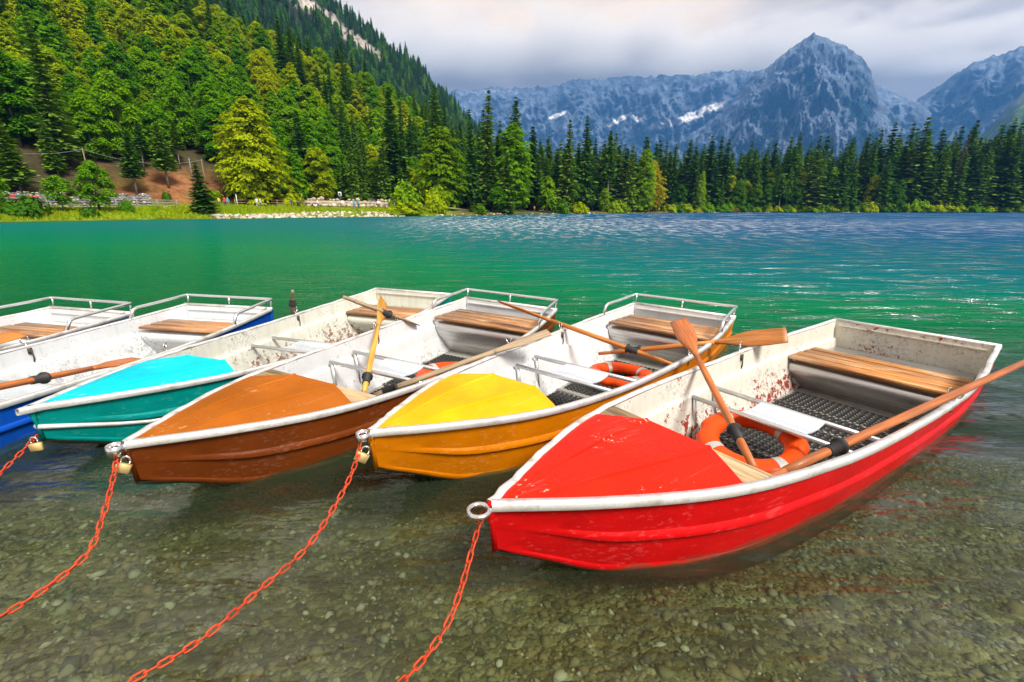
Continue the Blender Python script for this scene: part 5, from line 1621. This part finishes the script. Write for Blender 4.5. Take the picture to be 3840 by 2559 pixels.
shp = [np_mesh("stone", v, f, [STONE_B[k % 4]], True) for k, (v, f) in enumerate(pebble_shapes(8))]
for k, (p, s_) in enumerate(zip(pos, sz)):
    o = add("stone", shp[k % 8], e3, p); o.scale = (s_, s_, s_ * 1.25); o.rotation_euler = (random.uniform(-.3, .3), random.uniform(-.3, .3), random.uniform(0, 6.28))
# loose rocks on the waterline
P, S_ = [], []
for k in range(420):
    a = random.uniform(-32.0, -12.5); d = random.uniform(-.6, 2.6) * (1 if a > -24 else .6)
    q = on_land(a, float(shore_r(a)) + d); s_ = random.uniform(.16, .48); P.append((q.x, q.y, q.z + s_ * .15)); S_.append(s_)
for k in range(110):
    a = random.uniform(-12, 40); d = random.uniform(-.4, 1.2)
    q = on_land(a, float(shore_r(a)) + d); s_ = random.uniform(.15, .5); P.append((q.x, q.y, q.z + s_ * .1)); S_.append(s_)
o = add("shore_rocks", scatter_stones("shore_rocks", np.array(P), np.array(S_), STONE_B, pebble_shapes(6), RNG.choice(4, len(P))))
tag(o, "pale rocks lining the far water's edge below the lawn", "rocks", kind="stuff")

# shrubs
SHR = [bush_crown(1, 1, 1, 900, .16, LEAF_DEEP), bush_crown(2, 1, 1, 900, .15, LEAF_BEECH), bush_crown(3, 1, 1, 900, .15, LEAF_LIME), bush_crown(4, 1, 1, 700, .15, LEAF_YELL)]
stm = MB()
for k in range(5): stm.tube([(0, 0, -.1), (.2 * math.cos(k * 1.3), .2 * math.sin(k * 1.3), .35), (.5 * math.cos(k * 1.3), .5 * math.sin(k * 1.3), .7)], [.05, .035, .015], 5)
STEMS = stm.mesh("stems", BARK_D)
def shrub(kind, px, d, wpx, hpx, label, group=None):
    az = px_az(px); r = float(shore_r(az)) + d; p = on_land(az, r)
    depth = r * math.cos(R(az)) * .96; k = depth / 1046
    e = empty("shrub", p, (0, 0, random.uniform(0, 6.28))); e.scale = (wpx * k / 2, wpx * k / 2, hpx * k)
    add("stems", STEMS, e); add("foliage", SHR[kind], e)
    tag(e, label, "shrub", group)
for a in [(0, 68, 2.2, 62, 42, "broad dark green shrub on the bank below the left fence"), (0, 22, 2.5, 40, 30, "dark shrub on the bank at the left picture edge"), (0, 200, 1.6, 34, 20, "low dark shrub beside the leafy bank tree"),
          (2, 292, 3.5, 30, 26, "small light green shrub below the end of the stone wall"), (1, 354, 4, 16, 13, "tiny round shrub on the grass bank"), (1, 432, 3.5, 24, 12, "low flat shrub left of the little fir"),
          (0, 388, 19, 18, 18, "small dark bush on the bare brown slope"), (1, 676, 12.5, 40, 30, "round green shrub on the lawn in front of the brown fence"), (2, 932, 3.2, 62, 58, "big light green shrub at the end of the boulder wall"),
          (1, 935, 1.4, 70, 26, "low spreading shrub on the water's edge below the big light one"), (1, 1001, 3, 48, 46, "grey green rounded shrub next to the yellow tinged beech"), (0, 1100, 2, 40, 18, "dark low shrub under the lakeside beeches"),
          (1, 1330, 2, 44, 20, "green shrub on the brown lakeside bank"), (0, 1290, 2, 40, 26, "dark shrub below the airy sapling"), (2, 1418, 2, 48, 24, "light green shrub on the grassy point"), (1, 1540, 2, 30, 16, "small shrub right of the grassy point"),
          (3, 2030, 2.5, 36, 20, "yellow green shrub on the right shore"), (2, 1905, 3, 24, 26, "bright green shrub under the right shore spruces"), (0, 1850, 3, 30, 20, "dark shrub right of the thin pale spruce"), (1, 2110, 2.5, 40, 22, "green shrub near the dead grey spruce"),
          (0, 1985, 4, 26, 18, "dark shrub beside the pale shore rock"), (1, 830, 27, 34, 20, "green shrub above the low dark stone wall"), (2, 575, 22, 44, 22, "light green scrub at the right foot of the bare slope"), (1, 490, 20, 40, 18, "scrub at the lower edge of the bare slope"),
          (2, 640, 24, 50, 20, "light green scrub below the huge beech"), (1, 740, 25, 50, 22, "green scrub behind the brown fence")]:
    shrub(*a)
for k in range(46):
    px = 1560 + k * 17.5 + random.uniform(-7, 7)
    shrub(random.choice([0, 0, 1, 1, 2]), px, random.uniform(1.0, 3.5), random.uniform(16, 40), random.uniform(9, 19), "low green shrub on the waterline " + where(px_az(px), W_AZ), "undergrowth shrubs along the right waterline")

# pale rock on the right shore
az = px_az(1978); q = on_land(az, float(shore_r(az)) + 5)
o = add("boulder", np_mesh("boulder", pebble_shapes(1)[0][0], pebble_shapes(1)[0][1] if False else np.array([[0, 1, 2]]), [STONE_B[1]]) if False else shp[1], None, q + Vector((0, 0, .5))); o.scale = (2.4, 1.6, 2.6)
tag(o, "big pale rock under the spruces on the right shore", "boulder")
o = add("boulder", shp[3], None, on_land(px_az(498), float(shore_r(px_az(498))) + .6) + Vector((0, 0, .3))); o.scale = (.9, .8, .9)
tag(o, "dark rock at the water's edge right of the little fir", "boulder")
o.data = shp[2]

# wooden landing rail on the right shore
az = px_az(1678); q = on_land(az, float(shore_r(az)) + 1.0)
e = empty("landing_stage", q, (0, 0, R(-az))); tag(e, "small red brown wooden landing stage on the right shore", "jetty")
REDW = plain("red_brown_wood", (.38, .085, .035), .8)
mb = MB(); mb.box((0, 0, .35), (6.2, 1.6, .12)); mb.build("deck", REDW, e)
for k in range(5):
    mb = MB(); mb.box((-3 + 1.5 * k, -.7, .55), (.16, .16, 1.9)); mb.build("post", REDW, e)
mb = MB(); mb.box((0, -.7, 1.35), (6.2, .1, .14)); mb.build("rail", REDW, e)

# utility poles with wires
POLE = plain("pole_wood", (.24, .18, .12), .85)
def pole(label, px, top, base, d, r_=.10, mat=POLE):
    az = px_az(px, base); r = float(shore_r(az)) + d
    p = on_land(az, r); t = at_pixel(px, top, r)
    e = empty("utility_pole", p); tag(e, label, "pole")
    mb = MB(); mb.tube([(0, 0, -.5), (0, 0, t.z - p.z)], [r_, r_ * .75], 8); mb.build("shaft", mat, e)
    mb = MB(); mb.box((0, 0, t.z - p.z - .25), (.5, .08, .08)); mb.build("bracket", mat, e)
    return Vector((p.x, p.y, t.z - .2))
t1 = pole("tall wooden utility pole above the leafy bank tree", 203, 341, 400, 24)
t2 = pole("wooden utility pole at the right end of the bare slope", 472, 366, 421, 25)
t3 = pole("slim lamp pole left of the wooden utility pole", 444, 364, 420, 26, .07, plain("lamp_grey", (.30, .31, .32)))
t0 = at_pixel(-60, 338, 104)
WIRE = plain("wire_grey", (.35, .36, .37), .5)
def wire(label, a, b, sag):
    pts = [a.lerp(b, f) - Vector((0, 0, sag * 4 * f * (1 - f))) for f in np.linspace(0, 1, 22)]
    e = empty("overhead_wire", a); tag(e, label, "wire")
    mb = MB(); mb.tube([p - a for p in pts], .02, 4); mb.build("strand", WIRE, e)
wire("overhead wire from the left picture edge to the tall pole", t0, t1, .8)
wire("overhead wire sagging across the bare slope between the poles", t1, t2, 1.3)

# sign, bin, post
az = px_az(784); q = on_land(az, float(shore_r(az)) + 21.5)
e = empty("notice_sign", q, (0, 0, R(-az))); tag(e, "white notice sign with a dark square on a post behind the lawn", "sign")
mb = MB(); mb.tube([(0, .04, -.3), (0, .04, 2.4)], .05, 6); mb.build("post", FENCE_G, e)
mb = MB(); mb.box((0, 0, 2.1), (.75, .04, 1.0)); mb.build("board", plain("sign_white", (.80, .81, .82), .5, .05), e)
mb = MB(); mb.box((0, -.028, 2.2), (.4, .012, .42)); mb.build("emblem", plain("sign_blue", (.02, .06, .25), .5), e)
az = px_az(687); q = on_land(az, float(shore_r(az)) + 9.5)
e = empty("litter_bin", q); tag(e, "dark litter bin at the left end of the boulder wall", "bin")
mb = MB(); mb.tube([(0, 0, 0), (0, 0, .02), (0, 0, .95), (0, 0, 1.0)], [.26, .30, .32, .30], 10); mb.build("body", plain("bin_black", (.035, .04, .05)), e)
mb = MB(); mb.tube([(0, 0, 1.0), (0, 0, 1.06), (0, 0, 1.12)], [.33, .33, .2], 10); mb.build("lid", plain("bin_lid", (.06, .065, .08)), e)
az = px_az(547); q = on_land(az, float(shore_r(az)) + 14.5)
e = empty("marker_post", q); tag(e, "white marker post at the foot of the path left of the brown fence", "post")
mb = MB(); mb.tube([(0, 0, -.3), (0, 0, 2.0)], .07, 7); mb.build("shaft", plain("post_white", (.72, .72, .70)), e)
mb = MB(); mb.ball((0, 0, 2.02), .09, 7, 5); mb.build("cap", plain("post_cap", (.5, .5, .5)), e)

# people walking on the far shore
def person_mesh(pose):
    v = {"pelvis": (0, 0, .92), "chest": (0, 0, 1.22), "shoulders": (0, .0, 1.40), "neck": (0, 0, 1.50), "head": (0, .02, 1.60), "crown": (0, .01, 1.70)}
    st = .22 if pose == 'walk' else .03
    for sg, n in ((1, 'l'), (-1, 'r')):
        v['hip' + n] = (.09 * sg, 0, .88); v['knee' + n] = (.10 * sg, st * .6 * sg + .03, .49); v['ankle' + n] = (.10 * sg, st * sg - (.05 if sg < 0 and pose == 'walk' else 0), .09); v['toe' + n] = (.11 * sg, st * sg + .14, .04)
        v['sh' + n] = (.18 * sg, 0, 1.40); v['el' + n] = (.23 * sg, -.10 * sg * (1 if pose == 'walk' else .2), 1.13); v['wr' + n] = (.23 * sg, -.14 * sg * (1 if pose == 'walk' else -.8) + .08, .90); v['hand' + n] = (.23 * sg, -.14 * sg * (1 if pose == 'walk' else -.8) + .11, .81)
    E_ = [("pelvis", "chest"), ("chest", "shoulders"), ("shoulders", "neck"), ("neck", "head"), ("head", "crown")]
    for n in 'lr': E_ += [("pelvis", "hip" + n), ("hip" + n, "knee" + n), ("knee" + n, "ankle" + n), ("ankle" + n, "toe" + n), ("shoulders", "sh" + n), ("sh" + n, "el" + n), ("el" + n, "wr" + n), ("wr" + n, "hand" + n)]
    rad = dict(pelvis=(.15, .11), chest=(.16, .11), shoulders=(.13, .10), neck=(.055, .06), head=(.085, .10), crown=(.06, .07), hip=(.10, .10), knee=(.065, .065), ankle=(.045, .05), toe=(.04, .035), sh=(.065, .065), el=(.048, .048), wr=(.034, .034), hand=(.03, .04))
    ks = list(v)
    me = bpy.data.meshes.new("person_base"); me.from_pydata([v[k] for k in ks], [(ks.index(a), ks.index(b)) for a, b in E_], [])
    o = bpy.data.objects.new("person_base", me); COL.objects.link(o)
    o.modifiers.new("skin", 'SKIN'); ss = o.modifiers.new("sub", 'SUBSURF'); ss.levels = 1; ss.render_levels = 1
    if not me.skin_vertices: 
        bpy.context.view_layer.objects.active = o
        bpy.ops.object.modifier_remove(modifier="skin"); bpy.ops.object.modifier_remove(modifier="sub")
        bpy.ops.object.modifier_add(type='SKIN'); ss = o.modifiers.new("sub", 'SUBSURF'); ss.levels = 1; ss.render_levels = 1
    for i, k in enumerate(ks):
        r_ = rad.get(k) or rad[k[:-1]]
        me.skin_vertices[0].data[i].radius = r_; me.skin_vertices[0].data[i].use_root = (k == "pelvis")
    dg = bpy.context.evaluated_depsgraph_get()
    out = bpy.data.meshes.new_from_object(o.evaluated_get(dg))
    bpy.data.objects.remove(o, do_unlink=True)
    return out
BASE_P = {p: person_mesh(p) for p in ('walk', 'stand')}
SKIN = plain("skin", (.55, .33, .24), .6)
def person(label, px, d, pose, shirt, trousers, hair=(.05, .03, .02), rz=0.0, h=1.72, base_d=0):
    az = px_az(px); p = on_land(az, float(shore_r(az)) + d)
    me = BASE_P[pose].copy(); me.name = "person"
    for m in (SKIN, plain("shirt", shirt, .8, .08), plain("trousers", trousers, .8, .08), plain("hair", hair, .8, .1), plain("shoes", (.06, .06, .06))): me.materials.append(m)
    for f in me.polygons:
        c = f.center
        f.use_smooth = True
        f.material_index = 4 if c.z < .09 else 2 if c.z < .93 and abs(c.x) < .19 else 3 if (c.z > 1.63 or (c.z > 1.54 and c.y < -.01)) else 0 if (c.z > 1.47 or (abs(c.x) > .19 and c.z < 1.1)) else 1
    o = add("person", me, None, p); o.rotation_euler.z = rz; o.scale = (h / 1.74,) * 3
    tag(o, label, "person")
for a in [("person in a yellow top walking near the foot of the bare slope", 506, 12.5, 'walk', (.75, .55, .04), (.08, .10, .2), (.05, .03, .02), 1.4),
          ("person in a red top beside the one in cyan on the path", 519, 12.0, 'stand', (.65, .05, .07), (.05, .05, .07), (.05, .03, .02), .3),
          ("person in a cyan jacket walking right beside the red top", 526, 12.3, 'walk', (.08, .45, .60), (.25, .22, .2), (.05, .03, .02), -1.4),
          ("person in white standing on the lawn left of its neighbour", 592, 10.5, 'stand', (.75, .72, .70), (.45, .40, .33), (.2, .12, .05), .2),
          ("person in a pale top and blue jeans on the lawn", 600, 10.2, 'walk', (.68, .62, .58), (.08, .12, .28), (.05, .03, .02), -1.0),
          ("person in dark blue walking past the round lawn shrub", 671, 9.6, 'walk', (.05, .09, .22), (.06, .08, .13), (.05, .03, .02), 1.5),
          ("person with a red backpack and dark trousers by the boulder wall", 719, 9.0, 'walk', (.70, .42, .38), (.03, .03, .04), (.10, .05, .03), -1.3),
          ("person in white with dark trousers by the boulder wall", 731, 8.8, 'walk', (.72, .72, .74), (.03, .03, .04), (.03, .02, .02), -1.5),
          ("person in light blue standing before the boulder wall", 814, 7.6, 'stand', (.10, .35, .60), (.12, .22, .5), (.12, .06, .03), .4),
          ("person in a teal top standing before the boulder wall", 824, 7.4, 'stand', (.03, .50, .45), (.05, .07, .15), (.05, .03, .02), -.5),
          ("person in white on the path behind the big light green shrub", 945, 14.0, 'walk', (.80, .80, .80), (.6, .6, .6), (.3, .25, .2), 1.3),
          ("person in red with dark hair behind the grey fence, far left", 37, 11.8, 'stand', (.60, .06, .07), (.05, .05, .06), (.02, .02, .02), 1.2),
          ("person in orange walking behind the grey fence", 80, 12.0, 'walk', (.75, .22, .05), (.15, .14, .13), (.3, .2, .1), 1.5),
          ("person in pink behind the grey fence", 93, 11.7, 'walk', (.70, .14, .24), (.1, .1, .14), (.05, .03, .02), 1.4),
          ("person in blue behind the grey fence", 124, 11.9, 'walk', (.08, .22, .45), (.06, .08, .12), (.05, .03, .02), 1.5),
          ("person in a coral top behind the grey fence near the leafy tree", 164, 11.8, 'walk', (.72, .18, .15), (.12, .10, .1), (.05, .03, .02), -1.5),
          ("person in an orange top under the trees past the lime green beech", 1228, 6.5, 'stand', (.75, .22, .03), (.2, .08, .03), (.05, .03, .02), .2)]:
    person(*a)
